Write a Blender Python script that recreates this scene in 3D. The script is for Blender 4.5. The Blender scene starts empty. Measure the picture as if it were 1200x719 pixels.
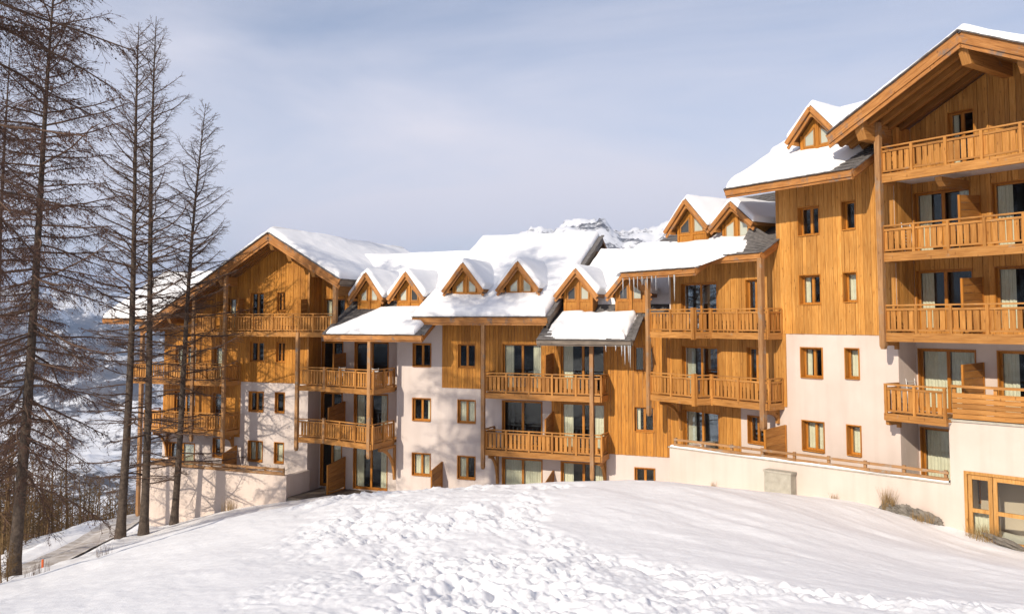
import bpy, bmesh, math, random
import numpy as np
from math import radians, sin, cos, pi, hypot, atan2, sqrt

sc = bpy.context.scene
COL = sc.collection
random.seed(11)

# ------------------------------------------------------------------ camera
cam = bpy.data.cameras.new('camera')
cam.sensor_width = 36.0
cam.lens = 30.0
cam.shift_y = -0.0405
cam.clip_start = 0.2
cam.clip_end = 40000
camo = bpy.data.objects.new('camera', cam)
COL.objects.link(camo)
camo.location = (0, 0, 0)
camo.rotation_euler = (radians(90 + 3.668), 0, 0)
sc.camera = camo

# ------------------------------------------------------------------ sky, sun, exposure
SUN = (-0.588, -0.809, 0.566)
world = bpy.data.worlds.new('World')
sc.world = world
world.use_nodes = True
wn, wl_ = world.node_tree.nodes, world.node_tree.links
wn.clear()
wo = wn.new('ShaderNodeOutputWorld')
bg = wn.new('ShaderNodeBackground')
sky = wn.new('ShaderNodeTexSky')
sky.sky_type = 'NISHITA'
sky.sun_disc = False
sky.sun_elevation = radians(29.5)
sky.sun_rotation = radians(216)
sky.altitude = 1800
sky.air_density = 1.0
sky.dust_density = 1.5
sky.ozone_density = 1.5
bg.inputs['Strength'].default_value = 0.125
# thin high cloud veil
tc = wn.new('ShaderNodeTexCoord')
mp = wn.new('ShaderNodeMapping')
mp.inputs['Scale'].default_value = (1.0, 1.0, 3.6)
mp.inputs['Rotation'].default_value = (0.0, 0.22, 0.3)
nz = wn.new('ShaderNodeTexNoise')
nz.inputs['Scale'].default_value = 1.7
nz.inputs['Detail'].default_value = 7
nz.inputs['Roughness'].default_value = 0.52
nz.inputs['Distortion'].default_value = 0.5
cr = wn.new('ShaderNodeMapRange')
cr.inputs['From Min'].default_value = 0.34
cr.inputs['From Max'].default_value = 0.72
cr.inputs['To Min'].default_value = 0.18
cr.inputs['To Max'].default_value = 0.75
sep = wn.new('ShaderNodeSeparateXYZ')
hz = wn.new('ShaderNodeMapRange')
hz.inputs['From Min'].default_value = 0.0
hz.inputs['From Max'].default_value = 0.40
hz.inputs['To Min'].default_value = 0.58
hz.inputs['To Max'].default_value = 0.0
addn = wn.new('ShaderNodeMath'); addn.operation = 'ADD'; addn.use_clamp = True
mix = wn.new('ShaderNodeMix'); mix.data_type = 'RGBA'
CLOUD = (6.4, 6.3, 7.0, 1)
mix.inputs['B'].default_value = CLOUD
wl_.new(tc.outputs['Generated'], mp.inputs['Vector'])
wl_.new(mp.outputs['Vector'], nz.inputs['Vector'])
wl_.new(nz.outputs['Fac'], cr.inputs['Value'])
wl_.new(tc.outputs['Generated'], sep.inputs['Vector'])
wl_.new(sep.outputs['Z'], hz.inputs['Value'])
wl_.new(cr.outputs['Result'], addn.inputs[0])
wl_.new(hz.outputs['Result'], addn.inputs[1])
wl_.new(addn.outputs[0], mix.inputs['Factor'])
wl_.new(sky.outputs['Color'], mix.inputs['A'])
wl_.new(mix.outputs['Result'], bg.inputs['Color'])
wl_.new(bg.outputs['Background'], wo.inputs['Surface'])

sun = bpy.data.lights.new('sun', 'SUN')
sun.energy = 4.7
sun.angle = radians(0.55)
sun.color = (1.0, 0.90, 0.76)
suno = bpy.data.objects.new('sun', sun)
COL.objects.link(suno)
from mathutils import Vector
suno.rotation_euler = Vector(SUN).to_track_quat('Z', 'Y').to_euler()
suno.location = (-30, -40, 40)

sc.view_settings.view_transform = 'Standard'
sc.view_settings.look = 'None'
sc.view_settings.exposure = 0.10
sc.view_settings.gamma = 1
sc.view_settings.use_curve_mapping = False
sc.render.engine = 'CYCLES'
sc.cycles.max_bounces = 8
sc.cycles.diffuse_bounces = 3
sc.cycles.transparent_max_bounces = 12
sc.cycles.caustics_reflective = False
sc.cycles.caustics_refractive = False

# ------------------------------------------------------------------ materials
def mat(name):
    m = bpy.data.materials.new(name)
    m.use_nodes = True
    nt = m.node_tree
    b = nt.nodes['Principled BSDF']
    return m, nt, b

def N(nt, t, **kw):
    n = nt.nodes.new(t)
    for k, v in kw.items():
        if k in n.inputs:
            n.inputs[k].default_value = v
        else:
            setattr(n, k, v)
    return n

def ramp(nt, fac, stops):
    r = nt.nodes.new('ShaderNodeValToRGB')
    el = r.color_ramp.elements
    while len(el) < len(stops):
        el.new(0.5)
    for e, (p, c) in zip(el, stops):
        e.position = p
        e.color = (*c, 1)
    nt.links.new(fac, r.inputs['Fac'])
    return r.outputs['Color']

def mul(nt, a, b, f=1.0):
    x = nt.nodes.new('ShaderNodeMix'); x.data_type = 'RGBA'; x.blend_type = 'MULTIPLY'
    x.inputs['Factor'].default_value = f
    nt.links.new(a, x.inputs['A'])
    if hasattr(b, 'is_linked') or hasattr(b, 'links'):
        nt.links.new(b, x.inputs['B'])
    else:
        x.inputs['B'].default_value = (*b, 1)
    return x.outputs['Result']

def mixc(nt, fac, a, b):
    x = nt.nodes.new('ShaderNodeMix'); x.data_type = 'RGBA'
    nt.links.new(fac, x.inputs['Factor'])
    for s, v in (('A', a), ('B', b)):
        if isinstance(v, tuple):
            x.inputs[s].default_value = (*v, 1)
        else:
            nt.links.new(v, x.inputs[s])
    return x.outputs['Result']

def bump(nt, b, h, strength, dist):
    n = N(nt, 'ShaderNodeBump', Strength=strength, Distance=dist)
    nt.links.new(h, n.inputs['Height'])
    nt.links.new(n.outputs['Normal'], b.inputs['Normal'])

def wood(name, dark, mid, light, vertical=True, rough=0.55, weather=None, tint=0.5):
    """wood; vertical: grain runs up the world z axis, else along the UV u axis"""
    m, nt, b = mat(name)
    mp = N(nt, 'ShaderNodeMapping')
    if vertical:
        g = N(nt, 'ShaderNodeNewGeometry')
        nt.links.new(g.outputs['Position'], mp.inputs['Vector'])
        mp.inputs['Scale'].default_value = (24, 24, 1.6)
    else:
        g = N(nt, 'ShaderNodeUVMap')
        nt.links.new(g.outputs['UV'], mp.inputs['Vector'])
        mp.inputs['Scale'].default_value = (1.5, 22, 1)
    n1 = N(nt, 'ShaderNodeTexNoise', Scale=1.0, Detail=4.0, Roughness=0.62, Distortion=0.6)
    nt.links.new(mp.outputs['Vector'], n1.inputs['Vector'])
    c = ramp(nt, n1.outputs['Fac'], [(0.28, dark), (0.5, mid), (0.74, light)])
    # knots
    g2 = N(nt, 'ShaderNodeNewGeometry')
    mk = N(nt, 'ShaderNodeMapping')
    mk.inputs['Scale'].default_value = (5.5, 5.5, 2.2)
    nt.links.new(g2.outputs['Position'], mk.inputs['Vector'])
    vo = N(nt, 'ShaderNodeTexVoronoi', Scale=1.0)
    nt.links.new(mk.outputs['Vector'], vo.inputs['Vector'])
    kn = ramp(nt, vo.outputs['Distance'], [(0.05, (0.42, 0.36, 0.3)), (0.16, (1, 1, 1))])
    c = mul(nt, c, kn, 0.8)
    # piece to piece tone
    oi = N(nt, 'ShaderNodeObjectInfo')
    geo = N(nt, 'ShaderNodeNewGeometry')
    ad = N(nt, 'ShaderNodeMath', operation='ADD')
    nt.links.new(oi.outputs['Random'], ad.inputs[0])
    nt.links.new(geo.outputs['Random Per Island'], ad.inputs[1])
    fr = N(nt, 'ShaderNodeMath', operation='FRACT')
    nt.links.new(ad.outputs[0], fr.inputs[0])
    tn = ramp(nt, fr.outputs[0], [(0.0, (0.66, 0.62, 0.56)), (0.45, (0.95, 0.94, 0.92)), (0.8, (1.08, 1.06, 1.0)), (1.0, (1.2, 1.22, 1.24))])
    c = mul(nt, c, tn, tint)
    # broad weather tone
    n3 = N(nt, 'ShaderNodeTexNoise', Scale=0.55, Detail=4.0)
    nt.links.new(geo.outputs['Position'], n3.inputs['Vector'])
    bt = ramp(nt, n3.outputs['Fac'], [(0.3, (0.8, 0.78, 0.76)), (0.68, (1.06, 1.06, 1.06))])
    c = mul(nt, c, bt, 0.9)
    if weather:
        n4 = N(nt, 'ShaderNodeTexNoise', Scale=2.6, Detail=5.0, Roughness=0.65)
        nt.links.new(geo.outputs['Position'], n4.inputs['Vector'])
        f = N(nt, 'ShaderNodeMapRange')
        f.inputs['From Min'].default_value = weather[1]
        f.inputs['From Max'].default_value = weather[1] + 0.14
        nt.links.new(n4.outputs['Fac'], f.inputs['Value'])
        c = mixc(nt, f.outputs['Result'], c, weather[0])
    nt.links.new(c, b.inputs['Base Color'])
    b.inputs['Roughness'].default_value = rough
    b.inputs['Specular IOR Level'].default_value = 0.25
    bump(nt, b, n1.outputs['Fac'], 0.25, 0.01)
    return m

M = {}
M['clad'] = wood('larch cladding', (0.35, 0.132, 0.018), (0.52, 0.220, 0.035), (0.63, 0.305, 0.066), tint=0.7)
M['clad2'] = wood('pale larch cladding', (0.40, 0.165, 0.032), (0.57, 0.265, 0.06), (0.68, 0.365, 0.108), tint=0.7)
M['slat'] = wood('balcony slat wood', (0.32, 0.125, 0.026), (0.46, 0.205, 0.048), (0.57, 0.285, 0.082), tint=0.8)
M['post'] = wood('post wood', (0.25, 0.125, 0.05), (0.38, 0.20, 0.085), (0.50, 0.29, 0.135), weather=((0.27, 0.21, 0.16), 0.55))
M['beam'] = wood('beam wood', (0.28, 0.115, 0.027), (0.43, 0.195, 0.05), (0.55, 0.28, 0.09), vertical=False, weather=((0.30, 0.22, 0.15), 0.62))
M['fascia'] = wood('weathered fascia board', (0.27, 0.105, 0.026), (0.44, 0.19, 0.055), (0.58, 0.29, 0.10), vertical=False, weather=((0.20, 0.145, 0.11), 0.55))
M['soffit'] = wood('soffit boarding', (0.20, 0.08, 0.016), (0.29, 0.122, 0.028), (0.37, 0.17, 0.045), vertical=False)  # darkened timber: part of the shade under the roofs sits in the colour
M['frame'] = wood('window frame wood', (0.32, 0.11, 0.015), (0.48, 0.19, 0.03), (0.58, 0.27, 0.055), rough=0.4)
M['screen'] = wood('privacy screen plank', (0.25, 0.10, 0.02), (0.37, 0.16, 0.038), (0.47, 0.23, 0.065), vertical=False, tint=0.7)
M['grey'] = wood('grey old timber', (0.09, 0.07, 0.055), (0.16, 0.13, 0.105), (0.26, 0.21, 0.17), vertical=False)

def plaster(name, col, dirt):
    m, nt, b = mat(name)
    g = N(nt, 'ShaderNodeNewGeometry')
    n1 = N(nt, 'ShaderNodeTexNoise', Scale=0.5, Detail=5.0, Roughness=0.6)
    nt.links.new(g.outputs['Position'], n1.inputs['Vector'])
    c = ramp(nt, n1.outputs['Fac'], [(0.3, dirt), (0.62, col)])
    mp = N(nt, 'ShaderNodeMapping'); mp.inputs['Scale'].default_value = (3.0, 3.0, 0.22)
    nt.links.new(g.outputs['Position'], mp.inputs['Vector'])
    n3 = N(nt, 'ShaderNodeTexNoise', Scale=1.0, Detail=6.0)
    nt.links.new(mp.outputs['Vector'], n3.inputs['Vector'])
    st = ramp(nt, n3.outputs['Fac'], [(0.35, (0.86, 0.84, 0.82)), (0.55, (1, 1, 1))])
    c = mul(nt, c, st, 0.4)
    nt.links.new(c, b.inputs['Base Color'])
    b.inputs['Roughness'].default_value = 0.92
    n2 = N(nt, 'ShaderNodeTexNoise', Scale=26.0, Detail=5.0)
    nt.links.new(g.outputs['Position'], n2.inputs['Vector'])
    bump(nt, b, n2.outputs['Fac'], 0.35, 0.012)
    return m
M['plaster'] = plaster('pink cream plaster', (0.66, 0.55, 0.475), (0.595, 0.485, 0.41))
M['plaster2'] = plaster('pale grey plaster', (0.63, 0.545, 0.495), (0.555, 0.475, 0.43))
M['whitesoffit'] = plaster('white balcony soffit', (0.75, 0.71, 0.68), (0.68, 0.64, 0.61))

def snowmat(name, sc_=1.0, rough=False):
    m, nt, b = mat(name)
    g = N(nt, 'ShaderNodeNewGeometry')
    n1 = N(nt, 'ShaderNodeTexNoise', Scale=3.2 * sc_, Detail=8.0, Roughness=0.62)
    nt.links.new(g.outputs['Position'], n1.inputs['Vector'])
    n2 = N(nt, 'ShaderNodeTexNoise', Scale=45.0, Detail=5.0, Roughness=0.7)
    nt.links.new(g.outputs['Position'], n2.inputs['Vector'])
    a = N(nt, 'ShaderNodeMath', operation='MULTIPLY_ADD')
    a.inputs[1].default_value = 0.22
    nt.links.new(n2.outputs['Fac'], a.inputs[0]); nt.links.new(n1.outputs['Fac'], a.inputs[2])
    c = ramp(nt, n1.outputs['Fac'], [(0.3, (0.85, 0.845, 0.845)), (0.7, (0.90, 0.89, 0.885))])
    nt.links.new(c, b.inputs['Base Color'])
    b.inputs['Roughness'].default_value = 0.62
    b.inputs['Specular IOR Level'].default_value = 0.3
    b.inputs['Subsurface Weight'].default_value = 0.0
    bump(nt, b, a.outputs[0], 0.5 if rough else 0.35, 0.06)
    return m
M['snow'] = snowmat('ground snow', 1.0, True)
M['roofsnow'] = snowmat('roof snow', 0.7)

m, nt, b = mat('window glass')
nt.nodes.remove(b)
out = nt.nodes['Material Output']
tr = N(nt, 'ShaderNodeBsdfTransparent', Color=(0.93, 0.94, 0.90, 1))
gl = N(nt, 'ShaderNodeBsdfGlossy', Color=(0.9, 0.95, 1.0, 1), Roughness=0.02)
fz = N(nt, 'ShaderNodeFresnel', IOR=1.5)
fm = N(nt, 'ShaderNodeMath', operation='MULTIPLY_ADD'); fm.inputs[1].default_value = 0.62; fm.inputs[2].default_value = 0.0
ms = N(nt, 'ShaderNodeMixShader')
nt.links.new(fz.outputs[0], fm.inputs[0]); nt.links.new(fm.outputs[0], ms.inputs[0])
nt.links.new(tr.outputs[0], ms.inputs[1]); nt.links.new(gl.outputs[0], ms.inputs[2])
nt.links.new(ms.outputs[0], out.inputs['Surface'])
M['glass'] = m

def flat(name, col, rough=0.8, noise=None, scale=4.0, bumps=0):
    m, nt, b = mat(name)
    b.inputs['Roughness'].default_value = rough
    b.inputs['Specular IOR Level'].default_value = 0.2
    if noise:
        g = N(nt, 'ShaderNodeNewGeometry')
        n1 = N(nt, 'ShaderNodeTexNoise', Scale=scale, Detail=6.0, Roughness=0.65)
        nt.links.new(g.outputs['Position'], n1.inputs['Vector'])
        c = ramp(nt, n1.outputs['Fac'], [(0.3, noise), (0.7, col)])
        nt.links.new(c, b.inputs['Base Color'])
        if bumps:
            bump(nt, b, n1.outputs['Fac'], 0.6, bumps)
    else:
        b.inputs['Base Color'].default_value = (*col, 1)
    return m
M['curtain'] = flat('pale curtain cloth', (0.86, 0.83, 0.72), 0.9, (0.74, 0.71, 0.60), 5)
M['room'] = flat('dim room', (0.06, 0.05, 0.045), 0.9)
M['shingle'] = flat('grey slate shingle', (0.19, 0.175, 0.165), 0.75, (0.085, 0.078, 0.075), 6, 0.01)
M['stone'] = flat('rough stone', (0.27, 0.24, 0.20), 0.9, (0.12, 0.105, 0.09), 3.5, 0.05)
M['concrete'] = flat('pale concrete', (0.50, 0.46, 0.38), 0.9, (0.34, 0.31, 0.25), 3.0, 0.01)
M['bark'] = flat('larch bark', (0.13, 0.098, 0.075), 0.95, (0.042, 0.032, 0.026), 7.0, 0.05)
M['twig'] = flat('larch twigs', (0.135, 0.085, 0.06), 0.95, (0.08, 0.05, 0.036), 3.0)
M['twig_red'] = flat('larch twigs with cones', (0.13, 0.075, 0.055), 0.95, (0.065, 0.038, 0.03), 3.0)
M['brush'] = flat('brown brushwood', (0.19, 0.115, 0.05), 0.95, (0.085, 0.055, 0.027), 0.3)
M['drygrass'] = flat('dry grass', (0.38, 0.25, 0.10), 0.9, (0.22, 0.13, 0.05), 8)
M['road'] = flat('muddy snowy track', (0.72, 0.69, 0.66), 0.9, (0.34, 0.28, 0.22), 1.3, 0.05)
M['orange'] = flat('orange marker paint', (0.62, 0.12, 0.03), 0.5)
M['white'] = flat('white plastic', (0.75, 0.73, 0.70), 0.5)
M['metal'] = flat('dark gutter metal', (0.10, 0.09, 0.085), 0.5)
m, nt, b = mat('icicle ice')
b.inputs['Base Color'].default_value = (0.88, 0.92, 0.95, 1)
b.inputs['Roughness'].default_value = 0.12
b.inputs['Transmission Weight'].default_value = 0.55
b.inputs['IOR'].default_value = 1.31
M['ice'] = m

# ------------------------------------------------------------------ object helpers
WL = {}
def link(o): COL.objects.link(o)

def thing(name, label, cat, loc, group=None):
    o = bpy.data.objects.new(name, None); link(o)
    o.empty_display_size = 0.2
    o.location = loc
    o['label'] = label; o['category'] = cat
    if group: o['group'] = group
    WL[o.name] = tuple(loc)
    return o

def tag(o, label, cat, group=None, kind=None):
    if label: o['label'] = label
    if cat: o['category'] = cat
    if group: o['group'] = group
    if kind: o['kind'] = kind
    return o

HEX = [(0, 1, 2, 3), (7, 6, 5, 4), (0, 4, 5, 1), (1, 5, 6, 2), (2, 6, 7, 3), (3, 7, 4, 0)]
def dist(a, b): return sqrt(sum((x - y) ** 2 for x, y in zip(a, b)))

class MB:
    def __init__(S): S.v = []; S.f = []; S.uv = []; S.mi = []
    def face(S, pts, uv=None, mi=0):
        i = len(S.v); S.v += pts
        S.f.append(tuple(range(i, i + len(pts))))
        S.uv += uv if uv else [(p[0], p[2]) for p in pts]
        S.mi.append(mi)
    def hexa(S, p, mi=0, topmi=None, botmi=None):
        """p: 4 bottom points then the 4 above them, same turn"""
        e = [dist(p[0], p[1]), dist(p[1], p[2]), dist(p[0], p[4])]
        ax = e.index(max(e))
        base = len(S.v); S.v += [tuple(q) for q in p]
        cx = [(0, 0, 0), (1, 0, 0), (1, 1, 0), (0, 1, 0), (0, 0, 1), (1, 0, 1), (1, 1, 1), (0, 1, 1)]
        off = (base * 0.137) % 7.0
        for k, f in enumerate(HEX):
            S.f.append(tuple(base + i for i in f))
            for i in f:
                c = [cx[i][0] * e[0], cx[i][1] * e[1], cx[i][2] * e[2]]
                S.uv.append((c[ax] + off, c[(ax + 1) % 3] + c[(ax + 2) % 3] + off * 0.7))
            S.mi.append(topmi if (k == 1 and topmi is not None) else botmi if (k == 0 and botmi is not None) else mi)
    def beam(S, a, b, w, h, up=(0, 0, 1), mi=0):
        a, b, up = Vector(a), Vector(b), Vector(up)
        d = (b - a).normalized()
        sd = d.cross(up).normalized()
        u = sd.cross(d).normalized()
        s1, u1 = sd * (w / 2), u * (h / 2)
        S.hexa([a - s1 - u1, a + s1 - u1, a + s1 + u1, a - s1 + u1, b - s1 - u1, b + s1 - u1, b + s1 + u1, b - s1 + u1], mi)
    def prism(S, poly, dirv, mi=0):
        """poly: 3-d points of a flat outline, swept by dirv"""
        n = len(poly)
        q = [tuple(Vector(p) + Vector(dirv)) for p in poly]
        S.face([tuple(p) for p in reversed(poly)], mi=mi); S.face(q, mi=mi)
        for i in range(n):
            j = (i + 1) % n
            L = dist(poly[i], poly[j]); W = dist(poly[i], q[i])
            S.face([tuple(poly[i]), tuple(poly[j]), q[j], q[i]], [(0, 0), (L, 0), (L, W), (0, W)], mi)
    def build(S, name, mats, parent=None, smooth=False, fixn=True):
        me = bpy.data.meshes.new(name)
        V = np.array(S.v, float)
        c = V.mean(0)
        me.from_pydata((V - c).tolist(), [], S.f)
        uvl = me.uv_layers.new(name='UVMap')
        uvl.data.foreach_set('uv', np.array(S.uv, 'f').ravel())
        if not isinstance(mats, (list, tuple)): mats = [mats]
        for x in mats: me.materials.append(x)
        me.polygons.foreach_set('material_index', S.mi)
        if fixn:
            bm = bmesh.new(); bm.from_mesh(me)
            bmesh.ops.recalc_face_normals(bm, faces=bm.faces)
            bm.to_mesh(me); bm.free()
        if smooth: me.polygons.foreach_set('use_smooth', [True] * len(me.polygons))
        me.update()
        o = bpy.data.objects.new(name, me); link(o)
        place(o, c, parent)
        return o

def place(o, c, parent):
    if parent is not None:
        o.parent = parent
        pw = WL[parent.name]
        o.location = tuple(c[i] - pw[i] for i in range(3))
    else:
        o.location = tuple(c)
    WL[o.name] = tuple(c)

def meshobj(name, V, Fc, m, parent=None, smooth=True):
    """numpy mesh (quads or tris of one size)"""
    V = np.asarray(V, 'f'); Fc = np.asarray(Fc, 'i')
    me = bpy.data.meshes.new(name)
    c = V.mean(0)
    nf, k = Fc.shape
    me.vertices.add(len(V)); me.vertices.foreach_set('co', (V - c).ravel())
    me.loops.add(nf * k); me.loops.foreach_set('vertex_index', Fc.ravel())
    me.polygons.add(nf)
    me.polygons.foreach_set('loop_start', np.arange(0, nf * k, k))
    me.polygons.foreach_set('loop_total', np.full(nf, k))
    me.polygons.foreach_set('use_smooth', np.full(nf, smooth))
    me.update(calc_edges=True); me.validate()
    for x in (m if isinstance(m, (list, tuple)) else [m]): me.materials.append(x)
    o = bpy.data.objects.new(name, me); link(o)
    place(o, [float(x) for x in c], parent)
    return o

# facade frames: a runs right along the wall, d out of it, z up
class Frame:
    def __init__(S, o, t):
        l = hypot(*t); S.o = o; S.u = (t[0] / l, t[1] / l); S.n = (S.u[1], -S.u[0])
        if S.n[1] > 0: S.n = (-S.n[0], -S.n[1])
        S.ang = atan2(S.u[1], S.u[0])
    def w(S, a, d, z):
        return (S.o[0] + S.u[0] * a + S.n[0] * d, S.o[1] + S.u[1] * a + S.n[1] * d, z)
    def box(S, mb, a0, a1, d0, d1, z0, z1, mi=0, **kw):
        mb.hexa([S.w(a0, d0, z0), S.w(a1, d0, z0), S.w(a1, d1, z0), S.w(a0, d1, z0),
                 S.w(a0, d0, z1), S.w(a1, d0, z1), S.w(a1, d1, z1), S.w(a0, d1, z1)], mi, **kw)
FM = Frame((-3.44, 43.0), (2.45, -1))      # left wing and middle block
FR = Frame((7.2, 38.65), (0.675, -1))      # stepped section and right wing
FT = Frame((6.48, 35.5), (0.689, -0.725))  # right hand terrace wall and garage

_unit = {}
def unit(mname):
    if mname not in _unit:
        mb = MB(); mb.hexa([(-.5, -.5, -.5), (.5, -.5, -.5), (.5, .5, -.5), (-.5, .5, -.5), (-.5, -.5, .5), (.5, -.5, .5), (.5, .5, .5), (-.5, .5, .5)])
        o = mb.build('unit_board', M[mname]); me = o.data
        bpy.data.objects.remove(o); me.name = 'board_' + mname
        _unit[mname] = me
    return _unit[mname]
def board(name, F, a0, a1, d0, d1, z0, z1, mname, parent, ang=None, center=None):
    """a plank-like piece sharing one mesh"""
    o = bpy.data.objects.new(name, unit(mname)); link(o)
    c = center or F.w((a0 + a1) / 2, (d0 + d1) / 2, (z0 + z1) / 2)
    o.rotation_euler = (0, 0, F.ang if ang is None else ang)
    o.scale = (abs(a1 - a0), abs(d1 - d0), abs(z1 - z0))
    place(o, c, parent)
    return o

# ------------------------------------------------------------------ noise
_rng = np.random.RandomState(5)
_P = _rng.rand(256, 256)
def vnoise(x, y):
    xi = np.floor(x).astype(int); yi = np.floor(y).astype(int)
    fx = x - xi; fy = y - yi
    fx = fx * fx * (3 - 2 * fx); fy = fy * fy * (3 - 2 * fy)
    a = _P[xi % 256, yi % 256]; b = _P[(xi + 1) % 256, yi % 256]
    c = _P[xi % 256, (yi + 1) % 256]; d = _P[(xi + 1) % 256, (yi + 1) % 256]
    return (a * (1 - fx) + b * fx) * (1 - fy) + (c * (1 - fx) + d * fx) * fy - 0.5
def fbm(x, y, octv=4, gain=0.5):
    s = 0; a = 1.0
    for i in range(octv):
        s = s + a * vnoise(x * 2 ** i + 17.3 * i, y * 2 ** i + 5.1 * i); a *= gain
    return s
def sstep(a, b, x):
    t = np.clip((x - a) / (b - a), 0, 1); return t * t * (3 - 2 * t)

# ------------------------------------------------------------------ terrain
CP = [  # x, y, z of surveyed points on the snow
]
def cp(px, py, Z):
    CP.append(((px - 600) / 1000 * Z, Z, -(py - 375) / 1000 * Z))
for t in [(0, 719, 14), (300, 719, 11.5), (600, 719, 10.5), (900, 719, 10.5), (1200, 719, 11),
          (0, 702, 20), (-12, 694, 32), (-60, 700, 27), (27, 673, 33), (60, 655, 38), (140, 603, 58), (190, 588, 64),
          (155, 668, 20), (150, 634, 30), (155, 629, 41.5),
          (300, 640, 19), (300, 591, 30), (300, 584, 45.5), (215, 608, 45.5), (175, 616, 47.5),
          (430, 640, 18), (430, 573, 30), (430, 577, 43.5), (370, 577, 44.5),
          (560, 640, 18), (560, 564, 30), (560, 578, 41.5), (500, 574, 42),
          (700, 640, 17.5), (700, 560, 30), (700, 574, 38.5),
          (780, 558, 29), (780, 565, 35.0),
          (880, 640, 17.5), (870, 567, 29), (890, 573, 31.8),
          (960, 580, 27), (960, 581, 29.6),
          (1050, 592, 27.7), (1085, 617, 26.6), (1110, 634, 25.9), (1160, 644, 24.9), (1200, 656, 24.2), (1290, 668, 23),
          (1050, 650, 19), (1200, 690, 16), (1300, 719, 12),
          (-200, 719, 16), (-200, 700, 30), (-150, 690, 45), (-100, 650, 70), (100, 640, 75), (200, 640, 90), (400, 640, 90), (0, 640, 110),
          (-500, 719, 25)]:
    cp(*t)
CP += [(0, 0, -2.3), (-6, 0, -2.6), (6, 0, -2.2), (0, -10, -1.6), (-12, -8, -2.6), (12, -8, -1.5), (20, 5, -3.0), (-14, 8, -4.6), (25, 15, -5.5), (30, 30, -7), (-60, 10, -14), (-60, 60, -24), (40, 60, -9), (20, 60, -9), (0, 60, -10), (-15, 62, -13.8), (-9, 50, -9.9), (4, 44, -8.9)]
CPa = np.array(CP)
def _rbf():
    n = len(CPa); X = CPa[:, :2] / 10
    D = np.sqrt(((X[:, None] - X[None]) ** 2).sum(-1))
    A = np.zeros((n + 3, n + 3))
    A[:n, :n] = D - 0.08 * np.eye(n)
    A[:n, n] = 1; A[:n, n + 1:] = X
    A[n, :n] = 1; A[n + 1:, :n] = X.T
    return np.linalg.solve(A, np.concatenate([CPa[:, 2], np.zeros(3)])), X
RW, RX = _rbf()
ROADP = [(-19.6, 33), (-20.6, 38), (-22.0, 44), (-23.9, 51), (-26.2, 59), (-28.8, 68)]
def near_h(x, y):
    x = np.asarray(x, float); y = np.asarray(y, float)
    s = RW[-3] + RW[-2] * x / 10 + RW[-1] * y / 10
    for i in range(len(RX)):
        s = s + RW[i] * np.sqrt((x / 10 - RX[i, 0]) ** 2 + (y / 10 - RX[i, 1]) ** 2 + 0.02)
    return s
def far_h(x, y):
    r = np.hypot(x, y); az = np.arctan2(x, y)
    lr = np.array([0, 90, 160, 400, 800, 1300, 2000, 3000, 4500, 6000, 8000, 9500, 12000])
    le = np.array([-22, -24, -42, -112, -216, -318, -386, -408, -340, -205, 60, 190, 120.])
    h = np.interp(r, lr, le)
    # the snowy peak behind the roofs and its rocky shoulder
    pk = 460 * np.exp(-((az - 0.078) / 0.066) ** 2) + 560 * np.exp(-((az - 0.21) / 0.085) ** 2) + 260 * np.exp(-((az - 0.0) / 0.05) ** 2)
    pk = pk * sstep(1900, 5000, r) * (1 - 0.5 * sstep(5000, 7500, r))
    h = np.where(pk > 0, np.maximum(h, h * (1 - np.minimum(1, pk / 300)) + pk), h)
    left = 70 * np.exp(-((az + 0.50) / 0.05) ** 2) * sstep(5500, 8000, r)
    h = h + left
    rr = np.maximum(r, 1)
    h = h + rr * 0.030 * sstep(150, 900, r) * fbm(x / (0.12 * 3000) + 3, y / (0.12 * 3000), 6, 0.55)
    h = h + pk * 0.12 * (fbm(az * 60, r / 900, 6, 0.6))
    return h
def ground_h(x, y):
    r = np.hypot(x, y)
    b = sstep(70, 125, r)
    return near_h(x, y) * (1 - b) + far_h(x, y) * b

def seg_dist(x, y, pts):
    best = np.full(np.shape(x), 1e9)
    for (x0, y0), (x1, y1) in zip(pts[:-1], pts[1:]):
        dx, dy = x1 - x0, y1 - y0
        t = np.clip(((x - x0) * dx + (y - y0) * dy) / (dx * dx + dy * dy), 0, 1)
        best = np.minimum(best, np.hypot(x - x0 - t * dx, y - y0 - t * dy))
    return best

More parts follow.
